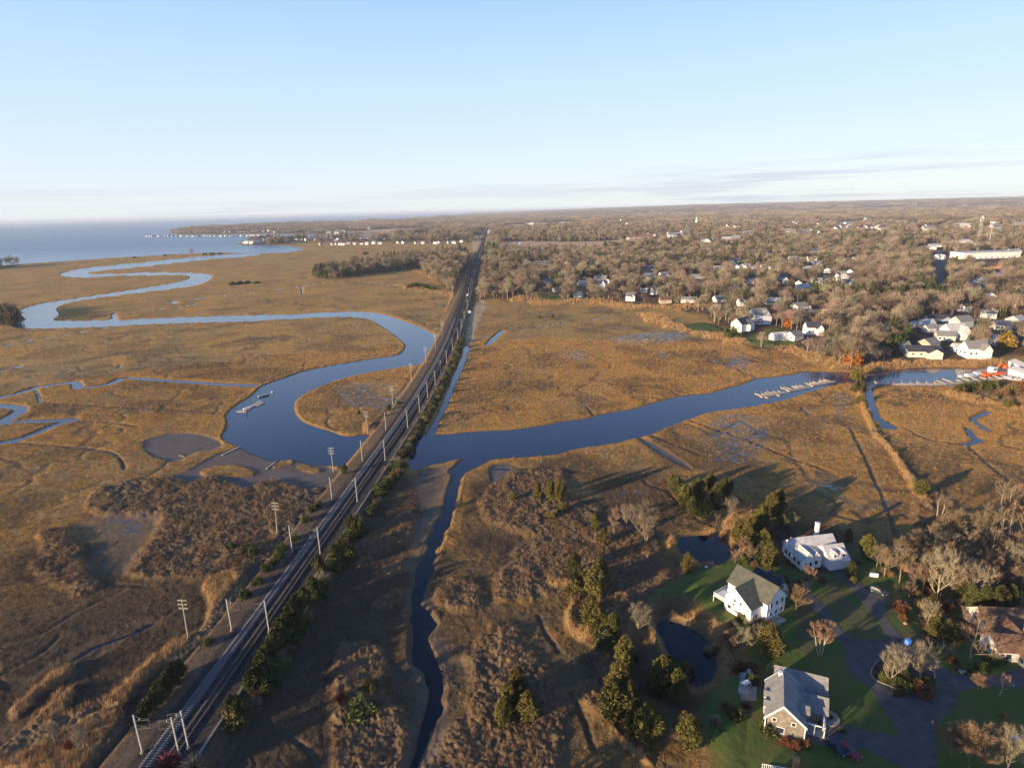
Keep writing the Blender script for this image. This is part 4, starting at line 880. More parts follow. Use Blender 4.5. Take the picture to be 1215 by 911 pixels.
# the long white house at the top of the drive
hw = empty('white_house', (94.6, 166.0, ROOTZ), R(9), 'long white house with a pale grey roof, white chimney and double garage', 'house')
gable(hw, 2.9, -2.1, 6.4, 8.0, 3.0, 6.2, 'x', white_w, roof_pale)
gable(hw, -.6, 3.0, 13.6, 8.4, 3.1, 6.6, 'x', white_w, roof_pale)
gable(hw, -6.0, .6, 4.4, 9.0, 2.9, 5.3, 'y', white_w, roof_pale); gable(hw, -3.0, -1.4, 3.6, 4.0, 2.9, 4.8, 'y', white_w, roof_pale)
for x in (1.4, 4.4): window(hw, x, -6.1, 1.15, 2.5, 2.3, '-y', trim_w, 'garage_door', door_w)
for x in (1.6, 4.5): dormer(hw, x, -4.1, 1.7, 2.6, 3.0, 4.9, 5.6, 'y', white_w, roof_pale, '-y')
for y in (-2.6, -.3, 2.2, 4.0): window(hw, -8.2, y, 1.5, 1.2, 1.4, '-x')
for x in (-7.0, -5.2): window(hw, x, -3.9, 1.5, 1.0, 1.4, '-y')
window(hw, -3.2, -3.4, 1.5, 1.6, 1.5, '-y'); chimney(hw, 4.6, 7.75, -.3, 8.0, 1.0, white_w)

# the white house with a dark green roof
ax = math.atan2(-10.0, 6.4)                                   # ridge direction
hg = empty('cross_gabled_house', (66.7, 144.9, ROOTZ), ax, 'tall white house with a dark green roof and a white balcony', 'house')
gable(hg, 0, 0, 12.6, 8.0, 5.4, 9.0, 'x', white_w, roof_olive)
gable(hg, .6, -5.2, 8.2, 7.0, 4.6, 8.2, 'y', white_w, roof_olive, ridge_off=-1.2)
for z_ in (1.5, 4.2):
    for y in (-2.4, 0, 2.4): window(hg, 6.3, y, z_, 1.0, 1.5, '+x')
for x, z_, w, h in ((-2.6, 1.6, 1.3, 1.2), (2.4, 1.6, .9, 1.3), (-.2, 1.4, 1.7, .7), (-1.0, 4.4, .8, 1.1), (.9, 4.4, .8, 1.1), (-1.4, 3.0, .7, .9)): window(hg, x + .6, -8.7, z_, w, h, '-y')
window(hg, 4.7, -6.2, 1.6, .9, 1.4, '+x'); window(hg, 4.7, -7.6, 1.5, .9, 2.0, '+x', trim_w, 'door', pink_w)
dk = MB().box(-7.6, -3.7, -8.4, -3.0, 1.7, 1.95); 
for x, y in ((-7.5, -8.3), (-7.5, -3.2), (-3.9, -8.3)): dk.box(x - .1, x + .1, y - .1, y + .1, -.4, 1.7)
dko = dk.build('balcony', trim_w, hg); rl = MB().box(-7.6, -3.7, -8.4, -8.3, 2.75, 2.87).box(-7.6, -7.5, -8.4, -3.0, 2.75, 2.87)
for t in np.arange(0, 1.01, .07): rl.box(-7.6 + 3.8 * t, -7.52 + 3.8 * t, -8.39, -8.31, 1.95, 2.75); rl.box(-7.59, -7.51, -8.4 + 5.3 * t, -8.32 + 5.3 * t, 1.95, 2.75)
rl.build('railing', trim_w, dko)
gable(hg, -1.2, 7.6, 8.4, 6.6, 3.0, 6.0, 'x', white_w, roof_navy)
for x in (-2.6, .6): dormer(hg, x, 9.6, 1.6, 2.2, 3.0, 4.7, 5.4, 'y', white_w, roof_navy, '+y')
for y in (6.2, 8.8): window(hg, 3.0, y, 1.2, 2.2, 2.1, '+x', trim_w, 'garage_door', door_w)
window(hg, 3.0, 7.6, 4.1, 1.0, 1.1, '+x')
MB().box(6.5, 9.2, -4.6, .8, -.3, .14).build('patio', stone_m, hg)

# the grey shingled cottage
ac = math.atan2(-3.0, 7.0)
hc = empty('shingled_cottage', (57.7, 106.4, ROOTZ), ac, 'grey shingled cottage with white trim and a steep grey roof', 'house')
gable(hc, 0, -.6, 7.6, 10.6, 3.9, 7.6, 'y', shingle_w, roof_grey, .3, -.6, trim=True)
gable(hc, 3.2, 7.6, 10.4, 6.6, 3.2, 6.2, 'x', shingle_w, roof_grey, trim=False)
gable(hc, 5.6, 2.6, 5.4, 4.4, 2.9, 5.0, 'x', shingle_w, roof_grey)
dormer(hc, 2.8, -2.0, 3.4, 2.9, 3.0, 4.9, 5.6, 'x', shingle_w, roof_grey, '+x')
for x in (-2.1, 1.6): window(hc, x, -5.9, 3.6, .9, 1.0, '-y')
window(hc, -.8, -5.9, 1.3, 1.7, 1.5, '-y')
for y in (-2.6, .2): dormer(hc, -3.2, y, 1.9, 2.0, 2.4, 4.4, 5.0, 'x', trim_w, roof_grey, '-x')
for y in (-3.6, -1.2, 2.2): window(hc, -3.8, y, 1.6, 1.2, 1.4, '-x')
dormer(hc, -1.0, 6.2, 2.2, 2.8, 3.4, 5.3, 5.9, 'y', trim_w, roof_grey, '-y')
pg = MB().box(3.85, 7.9, -3.6, .3, -.3, .12).build('porch', deck_m, hc); pp = MB()
for x, y in ((7.7, -3.4), (7.7, -1.6), (7.7, .1), (5.8, -3.4), (4.0, -3.4)): pp.box(x - .1, x + .1, y - .1, y + .1, .12, 2.6)
pp.box(3.9, 7.85, -3.55, -3.3, 2.6, 2.8).box(7.58, 7.85, -3.29, .2, 2.6, 2.8); pp.build('pergola', trim_w, pg)
for y in (1.6, 3.4): window(hc, 8.3, y, 1.4, .9, 1.4, '+x')
chimney(hc, -1.2, 4.0, 5.4, 7.6, .7, trim_w)

# the brown roofed house at the right edge
hb = empty('brown_roofed_house', (123.5, 129.5, ROOTZ), R(-6), 'cream walled house with a brown tiled roof at the right edge', 'house')
gable(hb, 2.0, 3.0, 13, 8.4, 3.2, 6.4, 'x', cream_w, roof_brown)
gable(hb, .2, -2.0, 5.0, 7.0, 3.2, 5.8, 'y', cream_w, roof_brown)
gable(hb, -2.4, -6.2, 9.0, 6.4, 2.9, 5.4, 'x', cream_w, roof_brown)
gable(hb, .4, -10.0, 5.4, 6.0, 2.9, 5.2, 'y', cream_w, roof_brown)
window(hb, -4.5, 3.0, 3.2, 2.0, 2.6, '-x'); window(hb, -6.9, -6.2, 1.7, 1.6, 1.8, '-x'); window(hb, -2.3, -10.6, 1.6, 1.6, 1.6, '-x'); window(hb, .4, -13.0, 1.3, 3.8, 2.3, '-y', trim_w, 'garage_door', door_w); window(hb, -4.4, -9.4, 1.5, 1.5, 1.6, '-y'); window(hb, -2.3, -2.6, 1.8, 1.4, 1.6, '-x')
chimney(hb, 1.6, -5.0, 4.5, 7.0, .7, trim_w)

# the house mostly below the frame: its brick chimney and white deck rail show
hx, hy = g(930, 935, 6.0)
hd = empty('brick_chimney_house', (hx, hy, ROOTZ), R(-14), 'house at the bottom edge with a brick chimney and white deck rail', 'house')
gable(hd, 0, -1.5, 9, 7, 2.6, 5.0, 'x', white_w, roof_grey); cx_, cy_ = g(944, 909, 7.5); v = Matrix.Rotation(R(14), 3, 'Z') @ Vector((cx_ - hx, cy_ - hy, 0)); chimney(hd, v.x, v.y, -.3, 6.9, .9, brick)
rl = MB()
v = Matrix.Rotation(R(14), 3, 'Z') @ Vector((*(g(921, 910, 3.6) - np.array([hx, hy])), 0))
rl.box(v.x - 2.6, v.x + 2.6, v.y - .06, v.y + .06, 1.5, 1.62).box(v.x - 2.6, v.x + 2.6, v.y - 2.4, v.y + .1, -.3, .5)
for t in np.linspace(-2.6, 2.5, 14): rl.box(v.x + t, v.x + t + .09, v.y - .05, v.y + .05, .5, 1.5)
rl.build('deck_rail', trim_w, hd)

# ---- houses among the woods: simple but whole (walls, roof, windows)
def plain_house(w, d, eave, ridge, wm_, rm, wing=0):
    r = empty('house', (0, 0, 0)); gable(r, 0, 0, w, d, eave, ridge, 'x', wm_, rm, .4, 0, -2.0)
    if wing: gable(r, w * .22, -d * .5, w * .42, d * .7, eave * .92, ridge * .9, 'y', wm_, rm, .35, 0, -2.0)
    for x in (-w * .36, -w * .12): window(r, x, -d / 2, eave * .5, 1.3, 1.5, '-y')
    for y in (-d * .2, d * .2): window(r, -w / 2, y, eave * .5, 1.3, 1.5, '-x')
    return r
protos = {}
walls = dict(w=white_w, c=cream_w, g=grey_w, b=blue_w, t=tan_w, p=pink_w); roofs = dict(p=roof_pale, g=roof_grey, n=roof_navy, b=roof_brown)
def put_house(px, py, key, w, label, group=None, rz=None):
    wm_, rm, kind = key[0], key[1], key[2]
    x, y, zz = hit(px, py)
    if key not in protos:
        dim = dict(s=(10, 8, 3.2, 5.8, 0), l=(20, 10, 3.4, 6.2, 1), t=(12, 9, 5.8, 9.4, 1))[kind]; protos[key] = plain_house(*dim[:4], walls[wm_], roofs[rm], dim[4]); o = protos[key]
    else: o = dup_tree(protos[key])
    s = w / dict(s=10, l=20, t=12)[kind]; o.scale = (s, s, min(1.25, max(.9, s))); o.location = (x, y, zz); o.rotation_euler = (0, 0, R(rng.uniform(-25, 35)) if rz is None else R(rz)); tag(o, label, 'house', group); house_xy.append((x, y, w)); return o
house_xy = []
mid = [  # px, py of the base, key, width m, label
 (686, 352, 'bgs', 13, 'small blue-grey house at the edge of the northern woods, behind the reeds'), (714, 341, 'wgt', 14, 'bright white two-storey house in the woods above the blue-grey one'), (690, 339, 'wps', 11, 'white bungalow half hidden in the woods'),
 (649, 336, 'wgs', 12, 'white house deep in the trees left of the bungalow'), (660, 346, 'cgs', 11, 'cream cottage among the trees left of the blue-grey house'), (727, 353, 'pbs', 13, 'reddish brick house right of the blue-grey house'),
 (748, 356, 'wgt', 13, 'white gabled house beside the reddish brick one'), (764, 347, 'wps', 10, 'small white house behind the tan one at the wood edge'), (776, 349, 'wgt', 10, 'narrow tall white house in the wood edge row'), (789, 359, 'tbs', 15, 'long low tan house at the wood edge'),
 (817, 358, 'cgl', 20, 'wide cream house with a row of windows facing the marsh'), (767, 328, 'tgs', 12, 'tan house up in the woods behind the row'), (853, 358, 'wgs', 14, 'white house above the shrubs at the marsh corner'), (879, 363, 'wgt', 9, 'small bright white house peeping from dark evergreens'),
 (889, 347, 'tgs', 12, 'tan house with grey roof in the upper row of the woods'), (642, 314, 'cgl', 42, 'very large pale mansion in the middle of the woods'), (642, 301, 'wgs', 22, 'white house behind the large pale mansion'), (626, 327, 'wgs', 10, 'lone white house left below the mansion'),
 (879, 319, 'wpl', 22, 'white long house deep in the woods right of the mansion'), (889, 319, 'wgl', 20, 'second long white house deep in the woods'), (872, 311, 'cgs', 18, 'cream house deep in the woods'),
 (899, 380, 'wgt', 17, 'white two-storey villa on the lawn behind the long low house'), (906, 384, 'wps', 14, 'white garage on the lawn next to the two-storey villa'), (879, 392, 'wnt', 17, 'white house with dark slate roof left on the green lawn'),
 (917, 361, 'cps', 16, 'cream house high behind the lawn villas'), (948, 367, 'cgs', 16, 'cream cottage behind the orange tree'), (970, 370, 'cbs', 17, 'pale brown-roofed cottage right of the cream one'), (924, 402, 'wpl', 16, 'long low white house by the reeds'), (942, 402, 'wgs', 13, 'white house joined to the right of the long low one'), (964, 396, 'wnt', 15, 'tall white house with dark roof by the reeds'),
 (945, 310, 'wgl', 24, 'white house in the far middle woods, left of a pair'), (962, 309, 'wgl', 26, 'white house in the far middle woods, right of a pair'),
 (1112, 381, 'bnl', 22, 'blue-grey house with dark roof above the marina houses'), (1109, 393, 'wgl', 20, 'white ranch house with grey roof among the marina houses'), (1130, 401, 'wpt', 17, 'cream-white gabled house in the middle of the marina cluster'), (1093, 421, 'cnl', 26, 'long low house with dark roof facing the marina'), (1154, 423, 'wgt', 17, 'bright white gable-fronted house nearest the marina'), (1101, 412, 'tgs', 14, 'grey roofed house behind the long low marina house'),
 (1139, 417, 'wps', 12, 'small white house left of the gable-fronted marina house'), (1066, 416, 'bgs', 14, 'bluish cottage left of the marina cluster'), (1084, 388, 'wps', 8, 'white shed behind the marina cluster'), (1049, 391, 'wgs', 8, 'small white cottage hidden in trees left of the marina'), (1120, 403, 'cgs', 14, 'cream bungalow in the marina cluster'), (1098, 388, 'wps', 13, 'pale roofed house behind the ranch house'),
 (1189, 409, 'gps', 16, 'grey house right of the marina cluster'), (1205, 384, 'gps', 16, 'grey house at the right edge in the woods'), (1187, 390, 'cgs', 14, 'cream house at the right, in front of the woods'),
 (604, 300, 'wgs', 16, 'white house close to the far railway'), (614, 291, 'wpl', 24, 'white house by the pale field near the far railway'), (1107, 293, 'wps', 26, 'white building left of the industrial yard'), (1100, 296, 'wpl', 30, 'white depot by the far road'), (1113, 309, 'wpt', 14, 'white silo-like house by the shaded road'),
 (1120, 286, 'pgl', 30, 'brick works building behind the depot'), (1140, 288, 'wpl', 40, 'long low white works left of the mast'), (1160, 291, 'wpl', 46, 'long low white works at the foot of the masts'), (1172, 318, 'pbl', 34, 'brick building hidden in the trees below the warehouse'), (1202, 300, 'wps', 22, 'small white works right of the warehouse'), (1028, 312, 'wgs', 16, 'white house in the woods left of the shaded road'), (1016, 309, 'cgs', 16, 'cream house in the woods far left of the shaded road'),
]
for px, py, k, w, lab in mid: put_house(px, py, k, w * (.86 if 345 < py < 425 else 1), lab)
MB_SMALL = []
def small_house_mesh(wm_, rm, w, d, e, r_):
    b = MB(); L_, S = w / 2, d / 2; b.v = [(-L_, -S, -3), (L_, -S, -3), (L_, S, -3), (-L_, S, -3), (-L_, -S, e), (L_, -S, e), (L_, S, e), (-L_, S, e), (-L_, 0, r_), (L_, 0, r_)]
    b.f = [(0, 1, 5, 4), (1, 2, 6, 9, 5), (2, 3, 7, 6), (3, 0, 4, 8, 7)]; n = len(b.f); k = len(b.v); o_ = .5
    for s in (-1, 1):
        k = len(b.v); b.v += [(-L_ - o_, 0, r_ + .2), (-L_ - o_, s * (S + o_), e - .1), (L_ + o_, s * (S + o_), e - .1), (L_ + o_, 0, r_ + .2)]; b.f.append((k, k + 1, k + 2, k + 3))
    me = b.mesh('small_house', [wm_, rm]); 
    for p_ in me.polygons: p_.material_index = 1 if p_.index >= n else 0
    return me
SH = [small_house_mesh(*a) for a in ((white_w, roof_grey, 13, 10, 6, 10), (white_w, roof_pale, 15, 11, 5.5, 9), (cream_w, roof_grey, 14, 10, 6, 10), (white_w, roof_brown, 12, 9, 6.5, 10), (grey_w, roof_grey, 14, 10, 6, 10))]
def small(px, py, s, label, group):
    x, y, zz = hit(px, py); o = link('small_house', SH[rng.integers(0, 5)], None, None, label, 'house', group, (x, y, max(zz, .8)), R(rng.uniform(-30, 60))); o.scale = (s, s, s * .9); house_xy.append((x, y, 14 * s)); return o
for k in range(46): small(174 + k * 2.9 + rng.normal(0, 1.0), 280.9 - .012 * k + rng.normal(0, .25), rng.uniform(.6, 1.1), 'small far white house along the waterfront of the wooded point', 'waterfront houses on the far wooded point')
for k in range(30): small(203 + k * 4.8 + rng.normal(0, 2.0), 275.4 + rng.normal(0, .6), rng.uniform(.6, 1.1), 'small far white house up among the trees of the wooded point', 'upper houses on the far wooded point')
for p in ((305, 288), (309, 287.2), (312, 287), (299, 288.6), (290, 289), (293, 289)): small(*p, 1.3, 'small white house on the short spit between the two bays', 'houses on the short spit')
for x in (350, 355, 359, 367, 375, 398, 421, 438, 466, 364, 371, 382, 387, 393, 403, 409, 415, 428, 433, 442, 448, 456, 461): small(x + rng.normal(0, .7), 285.0 - (x - 350) * .012 + rng.normal(0, .4), rng.uniform(.75, 1.15), 'white house in the back row of the beach colony left of the railway', 'back row of the beach colony')
for x in (381, 395, 400, 404, 408, 413, 421, 429, 436, 444, 451): small(x, 291.4 - (x - 381) * .02 + rng.normal(0, .4), rng.uniform(.9, 1.2), 'white house in the front row of the beach colony left of the railway', 'front row of the beach colony')
for x, y in ((473, 289), (479, 289), (494, 289.5), (502, 289.2), (517, 289.5), (522, 289), (533, 289), (538, 288.8), (541, 289.3), (548, 287.5), (568, 284)): small(x, y, .95, 'pale house above the left grove beside the far railway', 'pale houses beside the far railway')
for x, y in ((390, 277), (400, 278), (408, 277.5), (438, 272), (320, 274.5), (474.5, 261.5), (556, 258.5), (582, 277)): small(x, y, 2.0, 'scattered far house in the wooded strip before the sea', 'scattered houses in the far wooded strip')
for x, y in ((627, 267), (631, 267), (661, 267), (666, 266.8), (671, 266.5), (677, 266.4), (681, 266.2), (738, 263), (746, 268), (779, 265), (813, 261), (863, 271.5), (874, 271.5), (885, 280), (897, 259), (838, 291), (842, 291), (862, 288), (872, 287), (773, 282), (748, 286), (755, 286), (797, 283), (805, 282.5), (812, 279), (795, 281)): small(x, y, 2.0, 'tiny white building scattered in the far woods right of the railway', 'tiny buildings in the far middle woods')
for k in range(22): small(rng.uniform(990, 1048), rng.uniform(267, 277), rng.uniform(1.4, 2.4), 'tiny white building of the far town in the clearing', 'buildings of the far town')
for k in range(14): small(rng.uniform(905, 985), rng.uniform(262, 282), rng.uniform(1.4, 2.2), 'tiny pale house in the far woods left of the town', 'pale houses left of the far town')
for p in ((1029, 263), (1067, 249), (1102, 274), (1100, 276), (1209, 271), (1165, 240), (1138, 272), (1145, 272), (1180, 274)): small(*p, 2.4, 'tiny white building far off in the woods behind the masts', 'tiny buildings behind the masts')
for k in range(26): small(rng.uniform(850, 1010), rng.uniform(298, 345), rng.uniform(.8, 1.15), 'pale house half hidden in the woods north of the river bend', 'pale houses half hidden in the woods north of the bend')
for k in range(10): small(rng.uniform(1135, 1212), rng.uniform(325, 395), rng.uniform(.8, 1.1), 'pale house half hidden in the woods right of the shaded road', 'pale houses right of the shaded road')
for k in range(12): small(rng.uniform(640, 840), rng.uniform(305, 338), rng.uniform(.75, 1.05), 'pale house half hidden in the woods behind the marsh-edge row', 'pale houses behind the marsh-edge row')
# warehouse, masts, steeple
x0, y0, zz = hit(1168, 306); wr = empty('warehouse', (x0, y0, zz), R(4), 'long white warehouse with a flat roof below the two masts', 'warehouse')
MB().box(-55, 55, -16, 16, -4, 11).build('wall', white_w, wr); MB().box(-56, 56, -17, 17, 11.003, 12).build('roof', roof_pale, wr)
for x in np.linspace(-44, 44, 9): MB().box(x - 2, x + 2, -16.12, -16.0, -1, 3.5).build('loading_door', grey_w, wr)
house_xy.append((x0, y0, 130)); mast_m = mat('mast_steel', (0.40, 0.37, 0.34), .6, .1, .1)
x, y, zz = hit(1160, 289.5); ms = empty('lattice_mast', (x, y, zz), 0, 'grey lattice radio mast with a bundle of dishes at its top', 'mast'); b = MB(); hm = 62
for sx, sy in ((-1, -1), (1, -1), (1, 1), (-1, 1)): b.tube([(sx * 3, sy * 3, -2), (sx * 1.6, sy * 1.6, hm)], [.3, .22], 4)
for k in range(12):
    z0 = k * hm / 12; z1 = z0 + hm / 12; a0 = 3 - 1.4 * z0 / hm; a1 = 3 - 1.4 * z1 / hm
    for (p_, q_) in (((-a0, -a0, z0), (a1, -a1, z1)), ((a0, -a0, z0), (a1, a1, z1)), ((a0, a0, z0), (-a1, a1, z1)), ((-a0, a0, z0), (-a1, -a1, z1))): b.tube([p_, q_], [.13, .13], 3)
b.build('lattice', mast_m, ms); d_ = MB()
for z0, a in ((hm - 2, 0), (hm - 5, 2), (hm + 1, 4), (hm - 9, 3), (hm - 3, 5)): d_.tube([(math.cos(a) * 2, math.sin(a) * 2, z0), (math.cos(a) * 3.6, math.sin(a) * 3.6, z0)], [1.2, 1.4], 8)
d_.build('dishes', white_w, ms)
x, y, zz = hit(1173, 291.5); ms = empty('monopole_mast', (x, y, zz), 0, 'pale single pole radio mast with a square head, right of the lattice one', 'mast'); MB().tube([(0, 0, -2), (0, 0, 52)], [.9, .6], 8).build('pole', mast_m, ms); MB().box(-3.2, 3.2, -3.2, 3.2, 49, 52.5).build('antenna_head', white_w, ms)
x, y, zz = hit(826, 268.5); st = empty('church_steeple', (x, y, zz), 0, 'slim white church steeple rising from the far woods', 'steeple'); MB().box(-4, 4, -4, 4, -4, 28).build('tower', white_w, st); MB().tube([(0, 0, 28), (0, 0, 48)], [4.4, .2], 4).build('spire', white_w, st)
# ------------------------------------------------------------------ single trees and bushes near the camera
BARE = {
 'bare': [bare_tree(s, 10, 4.5, bark, twig, .24, 7, 5, 4, 2, .035) for s in (1, 2, 3)],
 'round': [bare_tree(s, 9, 4.9, bark_pale, twig_grey, .10, 9, 6, 4, 2, .04, lean=.0) for s in (11, 12)],
 'pale': [bare_tree(s, 11, 3.9, bark_pale, twig, .35, 6, 4, 3, 1, .035) for s in (21, 22)],
 'birch': [bare_tree(31, 10, 2.3, bark_pale, twig_red, .35, 6, 5, 4, 3, .035, trunks=4)],
 'red': [bare_tree(s, 8, 3.9, bark, twig_red, .18, 8, 5, 4, 3, .04, trunks=2) for s in (41,)],
 'snag': [bare_tree(51, 12, 1.6, bark_pale, twig_grey, .5, 4, 2, 0, 0, .03)],
}
BARE = {k: [(a, b) for a, b in v] for k, v in BARE.items()}
def trunk_mesh(h, r_, m): return MB().tube([(0, 0, -.5), (.03, 0, h * .4), (0, .04, h * .9)], [r_, r_ * .8, r_ * .2], 6).mesh('trunk', m, True)
ct = trunk_mesh(8, .22, bark_dark)
CED = {'cedar': [(ct, cedar_crown(s, 8, 4.2, 4400, .33, cedar)) for s in (1, 2, 3, 4)], 'dcedar': [(ct, cedar_crown(s, 8, 4.6, 4200, .33, cedar_green)) for s in (7, 8, 9)], 'conifer': [(ct, cedar_crown(s, 8, 3.4, 4000, .34, cedar_green)) for s in (15, 16)]}
BASEH = dict(bare=10, round=9, pale=11, birch=10, red=8, snag=12, cedar=8, dcedar=8, conifer=8)
KNAME = dict(bare='bare_tree', round='bare_tree', pale='bare_tree', birch='birch_tree', red='bare_tree', snag='dead_tree', cedar='cedar_tree', dcedar='cedar_tree', conifer='conifer_tree')
st_m = MB().tube([(0, 0, -.3), (0.02, 0, .5)], [.09, .05], 5).mesh('stem', bark_dark)
SHR = {'tan': (1.6, 2.6, twig_dome(1, 1.6, 2.6, 420, .03, shrub_tan)), 'rust': (1.6, 2.6, dome_cloud(2, 1.6, 2.6, 1300, .16, shrub_rust)), 'crimson': (1.6, 2.6, twig_dome(3, 1.6, 2.4, 420, .035, shrub_red)), 'green': (1.6, 2.4, dome_cloud(4, 1.6, 2.4, 1500, .17, shrub_green)),
       'olive': (1.8, 2.6, dome_cloud(5, 1.8, 2.6, 1500, .18, cedar)), 'twiggy': (1.8, 3.0, twig_dome(6, 1.8, 3.0, 520, .03, twig_grey)), 'orange': (12, 9, dome_cloud(7, 12, 9, 2600, .8, orange_leaf)), 'yellow': (8, 9, dome_cloud(8, 8, 9, 2000, .8, yellow_leaf)), 'gold': (1.6, 2.2, twig_dome(9, 1.7, 2.2, 520, .035, reed_m))}
tcount = [0]
def tree(kind, px, py, h, label, group=None, wf=1.0):
    v = (BARE.get(kind) or CED.get(kind)); tm, cm = v[tcount[0] % len(v)]; tcount[0] += 1
    x, y, zz = hit(px, py); s = h / BASEH[kind]; o = empty(KNAME[kind], (x, y, max(zz, .2)), rng.uniform(0, 6.28), label, KNAME[kind].replace('_', ' '), group); o.scale = (s * wf, s * wf, s)
    link('trunk', tm, o); link('crown', cm, o); return o
def shrub(kind, px, py, h, label, group=None, wf=1.0):
    h0, w0, me = SHR[kind]; x, y, zz = hit(px, py); s = h / h0; o = empty('shrub' if h < 6 else 'leafy_tree', (x, y, max(zz, .2) - .05), rng.uniform(0, 6.28), label, 'shrub' if h < 6 else 'tree', group); o.scale = (s * wf, s * wf, s)
    link('foliage', me, o); link('stem', st_m, o); return o
def seq(kind, fn, items, phrase, group, wf=1.0):
    """label by size inside the cluster, then counted along it"""
    n = len(items)
    for k, it in enumerate(items):
        kd = it[3] if len(it) > 3 else kind; w = ordn[k] if k < len(ordn) else None
        lab = ('%s %s' % (w, phrase)) if w else phrase.replace(', counted from', ', beyond the twentieth from')
        fn(kd, it[0], it[1], it[2], lab, group, wf)
near_first = lambda L_: sorted(L_, key=lambda t: -t[1])
seq('dcedar', tree, near_first([(379, 678, 6), (372, 708, 7), (352, 735, 8), (347, 744, 8), (333, 765, 8), (327, 774, 7), (314, 800, 7.5), (306, 815, 7), (299, 820, 6), (284, 850, 6), (276, 845, 5), (425, 637, 8.5), (417, 630, 6.5), (405, 657, 6), (397, 664, 6), (361, 722, 7), (340, 755, 7), (321, 788, 7)]), 'dark cedar in the row just east of the tracks, from the near end', 'cedars down the eastern embankment')
row = []
for k in range(46):
    y_ = 108 + 155 * (k / 45) ** 1.1; xo = float(rc(y_)) + rng.uniform(9.5, 13.5); a_, b_ = proj(xo, y_, 1.5); row.append((a_, b_, rng.uniform(1.8, 4.2), ('green', 'olive', 'twiggy', 'tan', 'green')[k % 5]))
for it in row: shrub(it[3], it[0], it[1], it[2], 'scrubby bush filling the gaps between the dark cedars east of the tracks', 'scrub between the eastern embankment cedars', 1.3)
row = []
for k in range(70):
    y_ = 262 + 270 * k / 69; xo = float(rc(y_)) + rng.uniform(9.5, 12.5); a_, b_ = proj(xo, y_, 1.5); shrub(('tan', 'olive', 'twiggy', 'green', 'tan')[k % 5], a_, b_, rng.uniform(1.6, 3.0), 'low scrub bush lining the ditch side of the embankment beyond the bridge', 'scrub lining the embankment beyond the bridge', 1.4)
seq('olive', shrub, near_first([(452, 582, 3), (460, 575, 3.5), (474, 563, 3.5, 'tan'), (468, 568, 3.2), (480, 553, 3.5, 'twiggy'), (485, 540, 3, 'tan'), (490, 524, 2.5), (497, 510, 2.6), (505, 497, 3.2), (512, 482, 3), (519, 467, 3.2), (526, 453, 3), (532, 441, 3.2), (537, 429, 3), (541, 417, 3), (546, 405, 3)]), 'olive bush on the eastern embankment edge by the ditch, from the near end', 'bushes along the ditch east of the railway', 1.25)
seq('dcedar', tree, near_first([(215, 802, 5), (207, 810, 6), (198, 824, 6), (190, 834, 6), (181, 844, 5), (172, 852, 4), (165, 860, 3.2), (202, 815, 5)]), 'dark cedar in the thicket west of the tracks at bottom, from the near end', 'cedar thicket west of the tracks')
seq('dcedar', tree, near_first([(409, 562, 4.5), (457, 495, 3.6), (462, 488, 4.2), (426, 492, 3)]), 'small dark cedar by the western tracks near the bridge, from the near end', 'small cedars west of the bridge')
seq('green', shrub, near_first([(473, 479, 2), (331, 660, 2.4), (300, 657, 2.6), (378, 600, 2.2), (363, 618, 2.4), (370, 606, 2.2), (334, 652, 2.5), (317, 676, 2.5), (290, 708, 2.6), (246, 764, 2), (306, 692, 2.2), (325, 668, 2), (350, 640, 2.2), (275, 650, 2), (292, 652, 2.2)]), 'green bush at the foot of the western service path, from the near end', 'green bushes west of the service path')
seq('cedar', tree, near_first([(614, 825, 8), (604, 840, 7), (597, 858, 7), (627, 853, 7.5), (618, 842, 6)]), 'olive cedar in the small clump at bottom centre, from the near end', 'cedar clump at bottom centre')
seq('cedar', tree, near_first([(682, 680, 7.1, 'dcedar'), (706, 708, 10.6), (712, 694, 9.4), (700, 742, 9.4), (709, 750, 8.3), (727, 754, 7.1), (741, 788, 8.3), (733, 825, 9.4), (742, 803, 7.1), (726, 852, 10.6), (746, 850, 9.4), (768, 880, 10.6), (755, 872, 9.4), (785, 818, 9.4), (803, 830, 8.3), (795, 808, 7.1, 'dcedar'), (818, 887, 8.3), (811, 877, 7.1)]), 'olive cedar in the long row between marsh and pond, from the near end', 'cedar row between marsh and pond')
for k in range(34):
    a_, b_ = [(690, 690), (705, 725), (718, 760), (738, 800), (735, 840), (760, 860), (790, 822), (812, 870), (800, 800), (745, 770), (880, 660), (905, 640)][k % 12]; shrub(('olive', 'tan', 'green', 'twiggy')[k % 4], a_ + rng.normal(0, 9), b_ + rng.normal(0, 8), rng.uniform(2.0, 4.2), 'undergrowth bush between the cedars around the ponds', 'undergrowth between the cedars by the ponds', 1.1)
tree('cedar', 815, 679, 7, 'lone golden olive cedar at the edge of the lawn by the round pond', None, .9)
seq('cedar', tree, near_first([(716, 645, 6), (706, 627, 6)]), 'olive cedar beside the grey bare tree on the marsh island, from the near end', 'cedars by the grey bare tree')
seq('cedar', tree, near_first([(638, 590, 6.9), (653, 593, 8.8), (664, 596, 10.0)]), 'slender cedar casting a long shadow over the diamond marsh island, from the near end', 'three cedars of the diamond island', .75)
seq('olive', shrub, near_first([(608, 592, 2.6), (655, 614, 2.4), (668, 605, 2.6), (648, 606, 2, 'twiggy'), (658, 609, 2.2, 'twiggy')]), 'low bush around the three cedars of the diamond island, from the near end', 'bushes of the diamond island')
